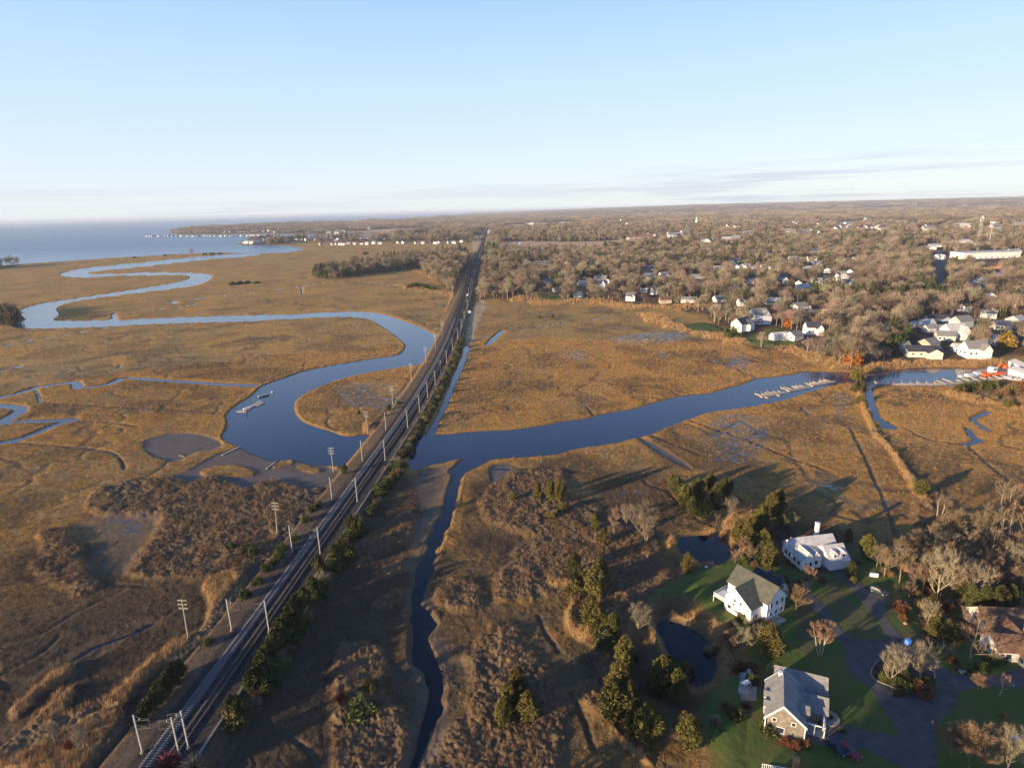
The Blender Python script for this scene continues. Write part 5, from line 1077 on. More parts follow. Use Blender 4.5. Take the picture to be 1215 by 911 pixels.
seq('dcedar', tree, near_first([(803, 586, 8.0), (812, 601, 9.2, 'cedar'), (822, 612, 8.0), (836, 614, 8.0), (849, 601, 9.2), (858, 590, 8.0), (865, 582, 5.7, 'cedar'), (828, 592, 9.2), (842, 582, 8.0, 'cedar'), (797, 578, 5.7, 'cedar')]), 'evergreen in the dark clump left of the small upper pond, from the near end', 'dark evergreen clump by the upper pond')
seq('cedar', tree, near_first([(876, 642, 7.9), (886, 649, 9.0), (893, 641, 9.0), (902, 630, 10.1), (915, 614, 10.1), (923, 606, 9.0), (905, 652, 7.9), (912, 674, 9.0), (905, 667, 6.8, 'dcedar'), (928, 632, 6.8)]), 'golden cedar in the grove left of the long white house, from the near end', 'cedar grove left of the long white house')
tree('cedar', 913, 777, 9, 'large olive cedar standing between the green roofed house and the grey cottage', None, 1.15)
tree('cedar', 1028, 661, 8, 'olive cedar behind the garage of the long white house', None, 1.1); tree('conifer', 1009, 684, 5, 'small clipped conifer at the garage corner of the long white house', None, 1.2); tree('cedar', 1006, 643, 5, 'small cedar close behind the chimney of the long white house')
tree('cedar', 1091, 587, 6.5, 'lone round cedar on the marsh bank throwing a long shadow', None, 1.3)
seq('dcedar', tree, near_first([(1105, 722, 5), (1150, 724, 8, 'conifer'), (1165, 730, 9, 'conifer'), (1182, 730, 9), (1195, 724, 8), (1122, 758, 6), (1110, 750, 5), (1143, 717, 8), (1098, 692, 6, 'cedar'), (1108, 697, 6), (1133, 760, 5)]), 'dark conifer in the belt above the brown roofed house, from the near end', 'conifer belt above the brown roofed house')
# leafless trees
tree('round', 766, 645, 11.5, 'broad pale grey bare tree with radiating limbs on the marsh island', None, 1.05)
tree('bare', 728, 634, 9, 'upright bare tree just left of the broad pale grey one', None, .8)
tree('round', 757, 752, 7.5, 'pale green-grey bushy tree in the cedar row by the long pond', None, 1.0); tree('round', 690, 682, 4.5, 'small grey bush-like tree at the left end of the cedar row')
tree('birch', 972, 778, 9.5, 'white stemmed birch on the dark lawn between the drives'); tree('red', 945, 724, 6, 'low round reddish bare tree beside the green roofed house', None, 1.15); tree('birch', 959, 702, 8.5, 'slim reddish tree in front of the long white house', None, .7)
tree('bare', 1067, 691, 12, 'tall bare tree with a bright trunk right of the long white house'); tree('bare', 1049, 684, 8, 'smaller bare tree left of the bright trunked one'); tree('bare', 1040, 672, 7, 'thin bare tree behind the parked car on the drive')
tree('round', 1111, 709, 12, 'wide many-limbed bare tree in the middle of the right-hand belt'); tree('bare', 1095, 702, 8, 'bare tree left of the wide many-limbed one'); tree('round', 1154, 716, 10, 'grey bare tree in front of the conifer belt'); tree('bare', 1136, 713, 8, 'bare tree between the wide one and the conifers'); tree('round', 1101, 740, 5.5, 'low spreading bare tree on the lawn below the right-hand belt')
tree('bare', 1149, 788, 13, 'tall bare tree in front of the brown roofed house'); tree('round', 1057, 810, 7.5, 'golden grey bare tree at the left of the planted island', None, .9); tree('round', 1091, 806, 8, 'silvery bare tree on the planted island', None, .9)
tree('red', 1161, 820, 3.5, 'very small bare tree on the lawn by the right-hand drive'); tree('pale', 1186, 826, 6, 'slim pale bare tree on the lawn by the right-hand drive')
seq('bare', tree, near_first([(1170, 908, 8), (1150, 914, 8, 'red'), (1195, 914, 8, 'round'), (1125, 895, 6.5, 'red'), (1182, 898, 7)]), 'bare tree in the group at the bottom right corner, from the near end', 'bare trees of the bottom right corner')
seq('pale', tree, near_first([(1111, 613, 9), (1118, 611, 8), (1185, 610, 13), (1194, 610, 12), (1185, 640, 12), (1212, 645, 12), (1168, 640, 10, 'bare'), (1157, 642, 9, 'bare'), (1175, 660, 10), (1194, 673, 8, 'bare'), (1138, 634, 8, 'bare'), (1150, 639, 9, 'bare'), (1205, 668, 9, 'bare'), (1130, 645, 7, 'bare'), (1120, 628, 6, 'bare')]), 'pale bare tree in the thin right-hand marsh wood, from the near end', 'thin wood at the right edge of the marsh')
tree('snag', 1197, 636, 14, 'tall dead trunk with a broken top in the thin right-hand wood')
seq('bare', tree, near_first([(1080, 660, 6, 'red'), (1110, 665, 6), (1125, 670, 6, 'red'), (1145, 668, 6), (1165, 680, 7), (1185, 690, 7, 'red'), (1205, 695, 7), (1210, 712, 8), (1160, 655, 5, 'red'), (1095, 655, 5), (1140, 690, 6, 'red'), (1176, 705, 7), (1212, 610, 9), (1203, 622, 8, 'red'), (1172, 622, 6)]), 'small bare tree in the scrubby wood above the conifer belt, from the near end', 'scrubby wood above the conifer belt')
seq('bare', tree, near_first([(855, 610, 6), (868, 614, 6, 'round'), (890, 668, 5), (880, 655, 5, 'red'), (872, 668, 4), (940, 628, 5), (850, 620, 4), (744, 622, 6, 'round')]), 'small bare tree among the cedars around the upper pond, from the near end', 'small bare trees around the ponds')
seq('round', tree, near_first([(885, 770, 5), (895, 765, 4.5), (872, 775, 4, 'red'), (100, 890, 4.5), (65, 880, 4)]), 'low greyish bare tree in the lower part of the photo, from the near end', 'low greyish bare trees')
# garden and marsh bushes
for k in range(46):
    a_, b_ = [(1090, 668), (1105, 684), (1120, 672), (1140, 690), (1160, 702), (1185, 700), (1205, 715), (1118, 728), (1128, 742), (1098, 715), (1150, 748), (1062, 672), (1045, 664), (1080, 702)][k % 14]
    shrub(('twiggy', 'tan', 'olive', 'rust', 'twiggy', 'gold')[k % 6], a_ + rng.normal(0, 9), b_ + rng.normal(0, 7), rng.uniform(1.5, 3.4), 'brushy undergrowth bush between the bare trees of the right-hand belt', 'undergrowth of the right-hand belt', 1.25)
for k in range(16):
    a_, b_ = [(1095, 640), (1115, 655), (1135, 652), (1155, 668), (1178, 676), (1200, 682), (1090, 700), (1127, 700)][k % 8]; tree(('bare', 'round', 'bare', 'pale')[k % 4], a_ + rng.normal(0, 8), b_ + rng.normal(0, 6), rng.uniform(5, 9), 'bare tree filling in the brushy belt right of the long white house', 'infill bare trees of the right-hand belt')
seq('olive', shrub, near_first([(930, 690, 2), (948, 694, 1.6, 'rust'), (962, 683, 1.8, 'tan'), (1012, 690, 1.6), (1018, 668, 2.2, 'tan'), (912, 648, 2.4), (900, 738, 1.8, 'tan'), (912, 742, 1.6, 'rust'), (880, 735, 2.2), (868, 742, 2.4, 'twiggy'), (893, 810, 2.0, 'green'), (886, 838, 2.2, 'tan'), (872, 850, 2.4), (860, 838, 2.6, 'tan'), (848, 858, 2.6, 'twiggy'), (975, 862, 1.2), (1000, 868, 1.0)]), 'foundation or border shrub around the three white and grey houses, from the near end', 'border shrubs of the three houses')
seq('tan', shrub, near_first([(1030, 488, 2.2), (1040, 505, 2.0, 'olive'), (1050, 520, 2.0), (1062, 538, 2.2, 'olive'), (1072, 555, 2.2), (1082, 570, 2.4, 'twiggy'), (1096, 596, 2.4, 'tan'), (1102, 603, 2.2, 'twiggy')]), 'low bush dotted along the reedy bank across the right marsh, from the near end', 'bushes along the reedy bank of the right marsh')
shrub('crimson', 85, 885, 3.0, 'dark red bush in the reeds at bottom left', None, .9); shrub('crimson', 200, 908, 3.4, 'bright red bush at the bottom edge beside the tracks', None, 1.3); shrub('twiggy', 230, 911, 3.6, 'pinkish grey bush at the bottom edge right of the tracks', None, 1.2); shrub('crimson', 405, 830, 2.6, 'reddish bush on the scrubby patch right of the tracks', None, 1.1); shrub('green', 428, 845, 3, 'dark green bush right of the reddish one', None, 1.6); shrub('olive', 440, 815, 2.5, 'olive bush behind the dark green one right of the tracks')
seq('rust', shrub, near_first([(1068, 724, 2.6), (1071, 734, 1.4), (1140, 796, 1.6, 'olive'), (1165, 794, 2, 'green'), (1176, 786, 2.4, 'green'), (1130, 785, 1.8), (1152, 797, 1.6, 'tan'), (1104, 752, 2.4, 'olive'), (1185, 782, 2.2, 'green'), (1110, 770, 1.6, 'green'), (1190, 850, 1.6, 'gold')]), 'garden shrub around the right-hand lawn, from the near end', 'garden shrubs of the right-hand lawn')
seq('green', shrub, near_first([(1094, 822, 2.6, 'rust'), (1076, 818, 1.8), (1062, 812, 2), (1072, 806, 2.4), (1085, 812, 1.6), (1048, 806, 1.6, 'olive'), (1066, 824, 1.4, 'olive'), (1102, 812, 1.6)]), 'shrub of the planted island in the turning circle, from the near end', 'shrubs of the planted island', 1.2)
seq('rust', shrub, near_first([(880, 795, 2.2), (893, 795, 2), (912, 868, 2.6, 'green'), (932, 882, 1.5), (944, 886, 1.5), (956, 884, 1.3), (905, 745, 2, 'twiggy'), (985, 852, 1.3, 'tan'), (888, 740, 2.2, 'twiggy'), (862, 757, 2.6, 'gold'), (850, 770, 2.6, 'gold'), (840, 778, 2.2, 'gold'), (975, 690, 1.6), (937, 668, 2, 'tan'), (895, 672, 2.4, 'tan'), (870, 648, 2.6, 'gold'), (858, 635, 2.4, 'gold')]), 'small bush by the left-hand houses and their pond, from the near end', 'bushes by the left-hand houses')
seq('olive', shrub, near_first([(1018, 464, 7), (1016, 452, 7.5), (1020, 478, 4.5)]), 'big olive bush on the reedy bank by the river, from the near end', 'big bushes on the reedy bank', .8)
seq('olive', shrub, near_first([(1138, 466, 5), (1147, 463, 5, 'green'), (1158, 462, 5), (1168, 461, 5, 'green'), (1178, 461, 4.5), (1190, 470, 6, 'tan'), (1200, 466, 7, 'tan'), (1210, 480, 6, 'tan'), (1212, 464, 7, 'rust'), (1196, 482, 4), (1180, 474, 3, 'tan'), (1160, 474, 3, 'tan')]), 'bush on the sandy bank south of the marina, from the near end', 'bushes on the sandy bank by the marina')
tree('cedar', 656, 378, 5, 'lone cedar out on the northern marsh with a dark shadow', None, 1.2); shrub('olive', 640, 377, 3, 'low bush beside the lone cedar on the northern marsh')
seq('green', shrub, near_first([(276, 338, 5), (285, 337, 5), (294, 336, 4), (305, 336.5, 4), (488, 341, 6), (495, 341, 7), (505, 342, 6), (513, 344, 5), (434, 302, 7)]), 'dark bush out on the western marsh, from the near end', 'dark bushes of the western marsh', 1.7)
tree('bare', 228, 303.2, 16, 'lone tall bare tree on the shore strip by the bay', None, 1.3)
seq('green', shrub, [(243, 302.3, 5), (252, 302, 5.5), (261, 301.6, 4.5), (160, 306.3, 4), (196, 303.6, 4)], 'dark bush on the bay shore strip near the lone tall tree, by size', 'dark bushes on the bay shore', 2.0)
shrub('orange', 1012, 434, 15, 'bright orange leafed tree at the river bend', None, 1.0); shrub('orange', 935, 388, 13, 'orange-brown leafed tree above the long low white house', None, .8); shrub('yellow', 1192, 412, 11, 'yellow green tree at the right above the marina', None, 1.0)
shrub('green', 1058, 416, 12, 'green tree left of the marina cluster', None, .8); shrub('green', 868, 400, 8, 'dark green bush clump at the lawn corner by the reeds', None, 1.2)

# ------------------------------------------------------------------ the woods: the nearest trees one by one, the rest as one mass
def wt(x, y, Wt):
    r = np.hypot(x, y); a = np.arctan2(x, y); i = np.clip(np.round(np.interp(r, rad[::-1], np.arange(nr)[::-1])).astype(int), 0, nr - 1); j = np.clip(np.round(np.interp(a, azr, np.arange(nc))).astype(int), 0, nc - 1); return Wt.reshape(nr, nc)[i, j]
hp = np.array([(x, y) for x, y, w in house_xy]); hw_ = np.array([w for x, y, w in house_xy])
def wedge(r0, r1, n, a0=-46, a1=50):
    r = np.sqrt(rng.uniform(r0 * r0, r1 * r1, n)); a = np.radians(rng.uniform(a0, a1, n)); x, y = r * np.sin(a), r * np.cos(a)
    ok = wt(x, y, w_for) > .5
    ok &= ~((np.abs(x - rc(y)) < 19) & (y < 5000)) & (d_land_ok(x, y))
    for _, p in roads: ok &= sdf(np.stack([x, y], 1), p, True, 30) > 4
    x, y = x[ok], y[ok]; keep = np.ones(len(x), bool)
    for k in range(len(hp)):
        dx, dy = x - hp[k, 0], y - hp[k, 1]; L_ = math.hypot(*hp[k]); ux, uy = hp[k] / L_; al = -(dx * ux + dy * uy); ac_ = np.abs(dx * uy - dy * ux); rr = hw_[k] * .55 + 3
        keep &= ~((ac_ < rr) & (al > -rr) & (al < rr + min(300, 12 + L_ * .075)) & ((ac_ < rr * .8) | (al < rr + 10)))
    return x[keep], y[keep]
def d_land_ok(x, y): return wt(x, y, d_land) < -15
area_ = lambda r0, r1: (r1 * r1 - r0 * r0) * R(96) / 2
FB = [far_tree(s, 15, 11 - s % 3, 440, .095, wood_far) for s in range(6)]
FE = [far_tree(60 + s, 14, 7, 260, .45, pine_far, True) for s in range(2)]
def clump(seed, n, span, h, tw, nt):
    """a patch of distant wood: many whole trees in one mesh"""
    r = np.random.default_rng(seed); V = []; Fc = []; c = 0
    for k in range(n):
        me = FBL[r.integers(0, len(FBL))]; v = np.empty(len(me.vertices) * 3, np.float32); me.vertices.foreach_get('co', v); v = v.reshape(-1, 3); a = r.uniform(0, 6.28); s = h / 15 * r.uniform(.75, 1.25)
        Rm = np.array([[math.cos(a), -math.sin(a), 0], [math.sin(a), math.cos(a), 0], [0, 0, 1]]); v = v @ Rm.T * s + np.array([r.uniform(-.5, .5) * span, r.uniform(-.5, .5) * span, 0]); V.append(v)
        f = [tuple(c + q_ for q_ in p.vertices) for p in me.polygons if len(p.vertices) == 3]; Fc += f; c += len(v)
    return mesh_np('clump', np.vstack(V), np.array(Fc, np.int32), [wood_far], False)
FBL = [far_tree(200 + s, 15, 13, 60, .38, wood_far) for s in range(5)]
CL = [clump(s, 16, 62, 15, .4, 0) for s in range(4)]
px_all, k_all, s_all = [], [], []
def add_wood(x, y, kinds, sc, hv=.25):
    px_all.append(np.stack([x, y, gz(x, y) - .3], 1)); k_all.append(kinds); s_ = sc * (.62 + .75 * rng.uniform(0, 1, len(x)) ** 1.3) * (.85 + .35 * fbm(x / 90, y / 90, 2, 44)); s_all.append(np.stack([s_, s_, s_ * rng.uniform(1 - hv, 1 + hv, len(x))], 1))
def kinds_for(x, y):
    ev = fbm(x / 60, y / 60, 2, 91) + rng.uniform(-.2, .2, len(x)); k = rng.integers(0, 6, len(x)); return np.where(ev > .70, rng.integers(6, 8, len(x)), k)
x, y = wedge(450, 1500, int(area_(450, 1500) / 62)); kk = kinds_for(x, y)
d_ = np.hypot(x, y); ppx, ppy = proj(x, y, 6.0); inview = (ppx > 5) & (ppx < W - 5) & (kk < 6); order = np.argsort(np.where(inview, d_, 1e9))[:225]
indiv = np.zeros(len(x), bool); indiv[order] = True
for k in np.where(indiv)[0]:
    s = rng.uniform(.72, 1.2); o = link('bare_tree', FB[kk[k]], None, None, 'leafless grey-brown tree in the front rows of the woods beyond the marsh', 'bare tree', 'front trees of the woods beyond the marsh', (x[k], y[k], float(gz(x[k], y[k])[0]) - .3), rng.uniform(0, 6.28)); o.scale = (s, s, s * rng.uniform(.85, 1.2))
add_wood(x[~indiv], y[~indiv], kk[~indiv], 1.0)
x, y = wedge(1500, 3200, int(area_(1500, 3200) / 170)); add_wood(x, y, kinds_for(x, y), 1.25, .2)
x, y = wedge(3200, 8000, int(area_(3200, 8000) / 3600)); add_wood(x, y, rng.integers(8, 12, len(x)), 1.15, .3)
x, y = wedge(8000, 30000, 26000); s0 = np.hypot(x, y); add_wood(x, y, rng.integers(8, 12, len(x)), 1.0, .3); s_all[-1][:, :2] *= (s0 / 4500)[:, None]; s_all[-1][:, 2] *= 1.25
# trees just behind the lower edge of the view, whose long shadows reach into it
bx = [(-30, 68), (-22, 62), (-8, 66), (2, 68), (14, 70), (22, 66), (30, 70), (38, 70), (44, 68), (33, 62), (50, 66), (18, 60), (12, 62), (-14, 70), (6, 58), (40, 60), (26, 58), (-2, 60), (-102, 60), (-110, 70), (-95, 66), (-118, 80), (-128, 92), (-140, 100)] + [(rng.uniform(-45, 55), rng.uniform(30, 66)) for _ in range(60)]
bx = [p for p in bx if abs((p[0] - 57) * .545 - (p[1] - 105) * .839) > 11 or p[0] > 57]
bx = [p for p in bx if proj(p[0], p[1], 22.0)[1] > 930]
x = np.array([p[0] for p in bx], float); y = np.array([p[1] for p in bx], float); add_wood(x, y, np.where(rng.uniform(0, 1, len(x)) > .35, rng.integers(6, 8, len(x)), rng.integers(0, 6, len(x))), 1.35)
PA = np.vstack(px_all); n = len(PA); print("woods", n)
for o_ in scene.objects:
    if "label" in o_ and len(o_["label"].split()) > 16: print("LONG", o_["label"])
scatter('woods', PA, np.concatenate(k_all), np.vstack(s_all), np.stack([np.zeros(n), np.zeros(n), rng.uniform(0, 6.28, n)], 1), FB + FE + CL, 'brown leafless woods stretching away to the horizon')
# ------------------------------------------------------------------ docks and boats
dock_m = mat('dock_planks', (0.46, 0.39, 0.30), .85, .15, .8)
pile_m = mat('pile', (0.20, 0.16, 0.12), .9, .15, 1)
hull_w = mat('white_hull', (0.78, 0.77, 0.74), .35, .04, 1)
hull_o = mat('orange_paint', (0.75, 0.14, 0.03), .5, .08, 1)
hull_b = mat('blue_cover', (0.05, 0.10, 0.28), .6, .1, 1)
dark_m = mat('dark_rubber', (0.03, 0.03, 0.03), .8, .1, 1)
def pier(a, b, label, n, fl, both=False, group=None, skip=()):
    """floating walkway between two pixels with finger floats on its far side"""
    p, q_ = g(*a, .4), g(*b, .4); d = q_ - p; L_ = float(np.hypot(*d)); r = empty('floating_pier', (p[0], p[1], 0), math.atan2(d[1], d[0]), label, 'pier', group)
    MB().box(0, L_, -1.1, 1.1, -.3, .55).build('walkway', dock_m, r)
    for k in range(n):
        if k in skip: continue
        x = 2 + (L_ - 4) * k / (n - 1); ln = fl * rng.uniform(.6, 1.15); f = MB().box(x - .55, x + .55, 1.102, ln, -.3, .5).build('finger_float', dock_m, r); MB().tube([(x, ln + .25, -2), (x, ln + .25, 2.0)], [.18, .16], 6).build('pile', pile_m, f)
        if both and k % 3 == 0: MB().box(x - .6, x + .6, -ln * .6, -1.302, -.3, .5).build('finger_float', dock_m, r)
    return r
pier((903, 470.5), (932, 465.0), 'floating pier in the middle of the river, its western wider section', 6, 6, True)
pier((935, 463.6), (960, 458.6), 'floating pier in the middle of the river, its central section with short fingers', 6, 6.5, False, None, (2,))
pier((963, 457.6), (990, 452.0), 'floating pier in the middle of the river, its eastern section near the bend', 6, 6)
pier((1040, 455.5), (1118, 455), 'long floating pier below the marina houses, its left half', 8, 5.5)
pier((1120, 455), (1178, 450), 'shorter floating pier right of the long one by the marina', 6, 8)
pier((1176, 449), (1212, 447.5), 'short pier at the right edge of the river', 4, 7)
def slab(name, pts, z0, z1, m, label, cat):
    return sheet(name, np.array([g(*p, z1) for p in pts]), z0, z1, m, label, 'thing', cat)
# river raft at the left pool
a, b = g(289, 489), g(309, 476); d = b - a; L_ = float(np.hypot(*d)); r = empty('floating_dock', (a[0], a[1], 0), math.atan2(d[1], d[0]), 'pale floating dock moored off the marsh bank in the left pool', 'dock')
MB().box(0, L_, -1.3, 1.3, -.3, .5).build('deck', dock_m, r); MB().box(L_ * .5, L_ * .88, -4.0, -1.32, -.3, .46).build('side_deck', dock_m, r); MB().box(0, 3, 1.32, 4.4, -.3, .46).build('side_deck', dock_m, r)
for x, y in ((L_ * .8, 1.7), (.4, -1.7)): MB().tube([(x, y, -2), (x, y, 3.4)], [.2, .18], 6).build('pile', pile_m, r)
def boat(px, py, L_, head, label, hull=None, cabin=True, group=None):
    x, y = g(px, py, .2); r = empty('boat', (x, y, 0), head, label, 'boat', group); b = MB(); n = 9; w = L_ * .17
    prof = [(-.5, .8), (-.3, .98), (-.05, 1.0), (.2, .85), (.38, .5), (.5, .03)]
    for lx, wy in prof: b.v += [(lx * L_, -wy * w, .75 + .25 * (lx + .5)), (lx * L_, -wy * w * .6, -.3), (lx * L_, wy * w * .6, -.3), (lx * L_, wy * w, .75 + .25 * (lx + .5))]
    for i_ in range(5):
        for k in range(3): b.f.append((i_ * 4 + k, i_ * 4 + k + 1, i_ * 4 + k + 5, i_ * 4 + k + 4))
        b.f.append((i_ * 4 + 3, i_ * 4, i_ * 4 + 4, i_ * 4 + 7))
    b.f.append((0, 1, 2, 3)); b.build('hull', hull or hull_w, r)
    if cabin:
        c = MB().prism([(-.18 * L_, -w * .7), (.12 * L_, -w * .62), (.2 * L_, 0), (.12 * L_, w * .62), (-.18 * L_, w * .7)], .82, 1.9).build('cabin', hull_w, r); MB().prism([(-.16 * L_, -w * .72), (.13 * L_, -w * .64), (.215 * L_, 0), (.13 * L_, w * .64), (-.16 * L_, w * .72)], 1.25, 1.65).build('window', glass, c)
    return r
boat(294, 484.5, 5.5, .95, 'small white skiff tied along the floating dock', None, False); boat(313, 469.5, 7, .75, 'small flat grey boat moored beyond the floating dock', deck_m, False); boat(323, 465.5, 1.6, .3, 'tiny white mooring float beyond the flat grey boat', None, False)
boat(1150, 446.5, 13, .05, 'long white boat moored near the orange work barge'); boat(1160, 444.5, 12, .1, 'second white boat, just beside the orange work barge'); boat(1196, 450, 11, -.5, 'white boat at the right-hand pier', None); boat(1208, 452, 10, -.4, 'white boat at the right edge by the pier')
# orange work barge with an excavator arm
x, y = g(1177, 443, .5); r = empty('work_barge', (x, y, 0), R(12), 'bright orange work barge with a white cab and digger arm', 'barge')
MB().prism([(-9, -3.2), (7, -3.2), (9, 0), (7, 3.2), (-9, 3.2)], -.4, 1.5).build('hull', hull_o, r); cb = MB().box(-2, 1.6, -1.8, 1.8, 1.503, 4.8).build('cab', hull_w, r); MB().box(-1.7, 1.3, -1.86, 1.86, 3.0, 4.2).build('window', glass, cb)
MB().tube([(2, 0, 2.2), (6.5, .5, 7.0), (11, 1, 5.0)], [.7, .6, .4], 6).build('boom', hull_o, r); MB().box(10.2, 12.4, .1, 1.9, 2.8, 5.2).build('bucket', hull_o, r)
for k, (a, b) in enumerate((((1203, 432), (1222, 440)), ((1203, 440.5), (1222, 447)))):
    p, q_ = g(*a, 2), g(*b, 2); d = q_ - p; L_ = float(np.hypot(*d)); r = empty('marina_shed', (p[0], p[1], 1.0), math.atan2(d[1], d[0]), ('long white boat shed at the right edge, the upper one', 'long white boat shed at the right edge, the lower one')[k], 'boat shed'); gable(r, L_ / 2, 0, L_, 7, 3.0, 4.6, 'x', white_w, roof_pale, .3, 0, -2.5)
# timber walkway lying on the mud, and drift boards
x, y, zz = hit(276, 533); p, q_ = g(263, 540, .3), g(284, 530, .3); d = q_ - p; o = MB().box(0, float(np.hypot(*d)), -.5, .5, 0, .3).build('boardwalk', timber, None, label='weathered timber boardwalk across the mud flat to the pool', cat='boardwalk', loc=(p[0], p[1], .12), rz=math.atan2(d[1], d[0]))
for k, (a, b, lab) in enumerate((((316, 556), (327, 548), 'grey driftwood plank beside the grassy hump on the mud'), ((213, 540), (219, 541.5), 'small white driftwood piece on the round mud flat'))):
    p, q_ = g(*a, .3), g(*b, .3); d = q_ - p; MB().box(0, float(np.hypot(*d)), -.4, .4, 0, .35).build('driftwood', conc_pale if k else timber, None, label=lab, cat='driftwood', loc=(p[0], p[1], .12), rz=math.atan2(d[1], d[0]))

# ------------------------------------------------------------------ cars and garden things
def car(px, py, head, paint, label, van=False):
    x, y, zz = hit(px, py); zz = max(zz, 2.30) + .065; r = empty('parked_car', (x, y, zz), head, label, 'car'); L_, w = (4.7, .9)
    side = [(-2.3, .35), (-2.3, .85), (-1.9, .98), (1.0, .95), (2.15, .78), (2.3, .4), (2.25, .28), (-2.2, .28)]; b = MB(); n = len(side)
    for s in (-w, w): b.v += [(a, s, c) for a, c in side]
    b.f = [tuple(range(n))[::-1], tuple(range(n, 2 * n))] + [(i_, (i_ + 1) % n, n + (i_ + 1) % n, n + i_) for i_ in range(n)]; body = b.build('body', paint, r)
    top = [(-1.95, .96, .84), (-1.6 if not van else -1.9, 1.52, .66), (.1, 1.52, .66), (.95, .95, .84)]; c = MB()
    for a, h, ww in top: c.v += [(a, -ww, h), (a, ww, h)]
    c.f = [(0, 1, 3, 2), (2, 3, 5, 4), (4, 5, 7, 6), (0, 2, 4, 6), (7, 5, 3, 1), (6, 7, 1, 0)]; c.build('window', glass, r)
    MB().box(-1.55, .05, -.62, .62, 1.523, 1.56).build('roof', paint, r)
    for a in (-1.4, 1.4):
        for s in (-1, 1):
            t = MB().tube([(a, s * .72, .32), (a, s * .93, .32)], [.32, .32], 12).build('wheel', dark_m, r); MB().tube([(a, s * .931, .32), (a, s * .945, .32)], [.19, .19], 8).build('rim', pole_m, t)
    for s in (-.62, .62): MB().box(2.2, 2.315, s - .17, s + .17, .55, .72).build('headlight', glassy, body); MB().box(-2.315, -2.28, s - .14, s + .14, .62, .8).build('tail_light', shrub_red, body)
    return r
pb = lambda n_, c: mat(n_, c, .3, .03, 1, spec=.5)
car(1042, 703, R(-48), pb('dark_paint', (.035, .05, .06)), 'dark car parked on the right side of the upper drive'); car(992, 888, R(-70), pb('navy_paint', (.02, .03, .06)), 'navy car parked on the lower drive next to the red one'); car(1007, 893, R(-62), pb('red_paint', (.22, .02, .03)), 'red car parked on the lower drive'); car(1210, 885, R(-35), pb('pale_blue_paint', (.45, .52, .68)), 'pale blue car at the right edge, near the bottom corner')
x, y, zz = hit(1077, 764); r = empty('bin', (x, y, zz), .3, 'bright blue wheelie bin at the kerb of the turning circle', 'bin'); blue = mat('blue_plastic', (.10, .25, .75), .5, .05, 1); MB().box(-.5, .5, -.5, .5, 0, 1.2).build('body', blue, r); MB().box(-.55, .55, -.58, .55, 1.203, 1.32).build('lid', blue, r); MB().tube([(-.5, -.5, .15), (.5, -.5, .15)], [.15, .15], 8).build('wheels', dark_m, r)
x, y, zz = hit(1037, 684); boat_ = boat(1037, 684, 2.3, -.4, 'small white rowing boat lying upside down on the grass by the drive', None, False); boat_.location = (x, y, zz + .25)
for px, py, s, lab in ((1141, 797, .8, 'white boulder in the flower bed by the right-hand drive'), (1074, 740, .55, 'reddish log pile on the lawn right of the upper drive'), (838, 673, .5, 'white stone on the lawn beside the round pond'), (1183, 779, .6, 'white garden urn in front of the brown roofed house')):
    x, y, zz = hit(px, py); bm = bmesh.new(); bmesh.ops.create_icosphere(bm, subdivisions=2, radius=s); 
    for v in bm.verts: v.co *= 1 + .25 * (random.random() - .5); v.co.z *= .7
    me = bpy.data.meshes.new('boulder'); bm.to_mesh(me); me.materials.append(hull_w if 'white' in lab else bark_dark if False else brick); link('log_pile' if 'log' in lab else 'garden_stone', me, None, None, lab, 'log pile' if 'log' in lab else 'stone', None, (x, y, zz + s * .35))
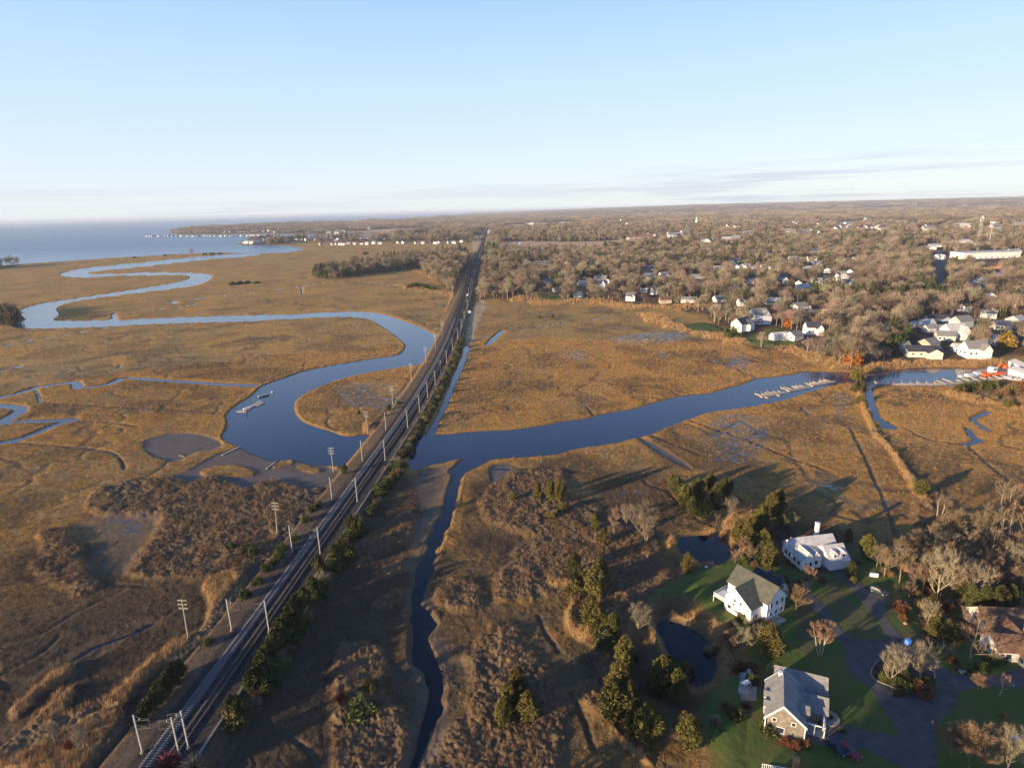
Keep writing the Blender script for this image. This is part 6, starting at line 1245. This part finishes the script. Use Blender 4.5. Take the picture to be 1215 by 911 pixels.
# patio with furniture beside the cottage
pt = np.array([g(*p, 2.35) for p in C1([(160, 600), (200, 590), (215, 640), (212, 690), (165, 690), (155, 650)])]); sheet('patio', pt, 2.0, 2.37, stone_m, 'grey stone patio beside the shingled cottage', 'structure')
x, y = g(885, 812, 2.4); r = empty('garden_table', (x, y, 2.37), .4, 'pale garden table on the cottage patio', 'table'); MB().box(-1.0, 1.0, -.6, .6, .68, .75).build('table_top', trim_w, r)
for sx in (-.85, .85):
    for sy in (-.45, .45): MB().box(sx - .05, sx + .05, sy - .05, sy + .05, 0, .677).build('leg', trim_w, r)
x, y = g(882, 822, 2.4); r = empty('fire_pit', (x, y, 2.37), 0, 'round grey hot tub with a pale cover on the cottage patio', 'hot tub'); r.name = 'hot_tub'; MB().tube([(0, 0, 0), (0, 0, .8)], [1.15, 1.15], 20).build('tub', grey_w, r); MB().tube([(0, 0, .803), (0, 0, .9)], [1.2, 1.15], 20).build('cover', stone_m, r)
x, y = g(888, 800, 2.4); r = empty('barbecue_grill', (x, y, 2.37), 1.0, 'dark barbecue grill with pale lid at the patio edge', 'grill'); MB().box(-.6, .6, -.35, .35, 0, .9).build('cabinet', dark_m, r); MB().tube([(-.6, 0, .93), (.6, 0, .93)], [.36, .36], 10).build('lid', pole_m, r)
# round flower bed with a stone ring by the lower drive
x, y = g(982, 851, 2.4); MB().tube([(0, 0, 0), (0, 0, .3)], [2.4, 2.4], 24).build('flower_bed', kerb_m, None, label='round stone edged flower bed at the corner of the lower drive', cat='flower bed', loc=(x, y, 2.2)); 

# ------------------------------------------------------------------ air
ztop = max(HC + 6, float(z.max()) + 32)
hz = MB().box(-160000, 160000, -160000, 160000, float(z.min()) - 1.2, ztop).mesh('haze', []); hm_ = bpy.data.materials.new('haze'); hm_.use_nodes = True; nt = hm_.node_tree; nt.nodes.clear()
ho = nt.nodes.new('ShaderNodeOutputMaterial'); pv = nt.nodes.new('ShaderNodeVolumePrincipled'); pv.inputs['Color'].default_value = (.76, .86, 1.0, 1); pv.inputs['Density'].default_value = HAZE_D; pv.inputs['Anisotropy'].default_value = 0.0
nt.links.new(pv.outputs[0], ho.inputs['Volume']); hz.materials.append(hm_); link('haze', hz, None, 'stuff', 'thin pale haze lying over the far woods and sea', 'haze')
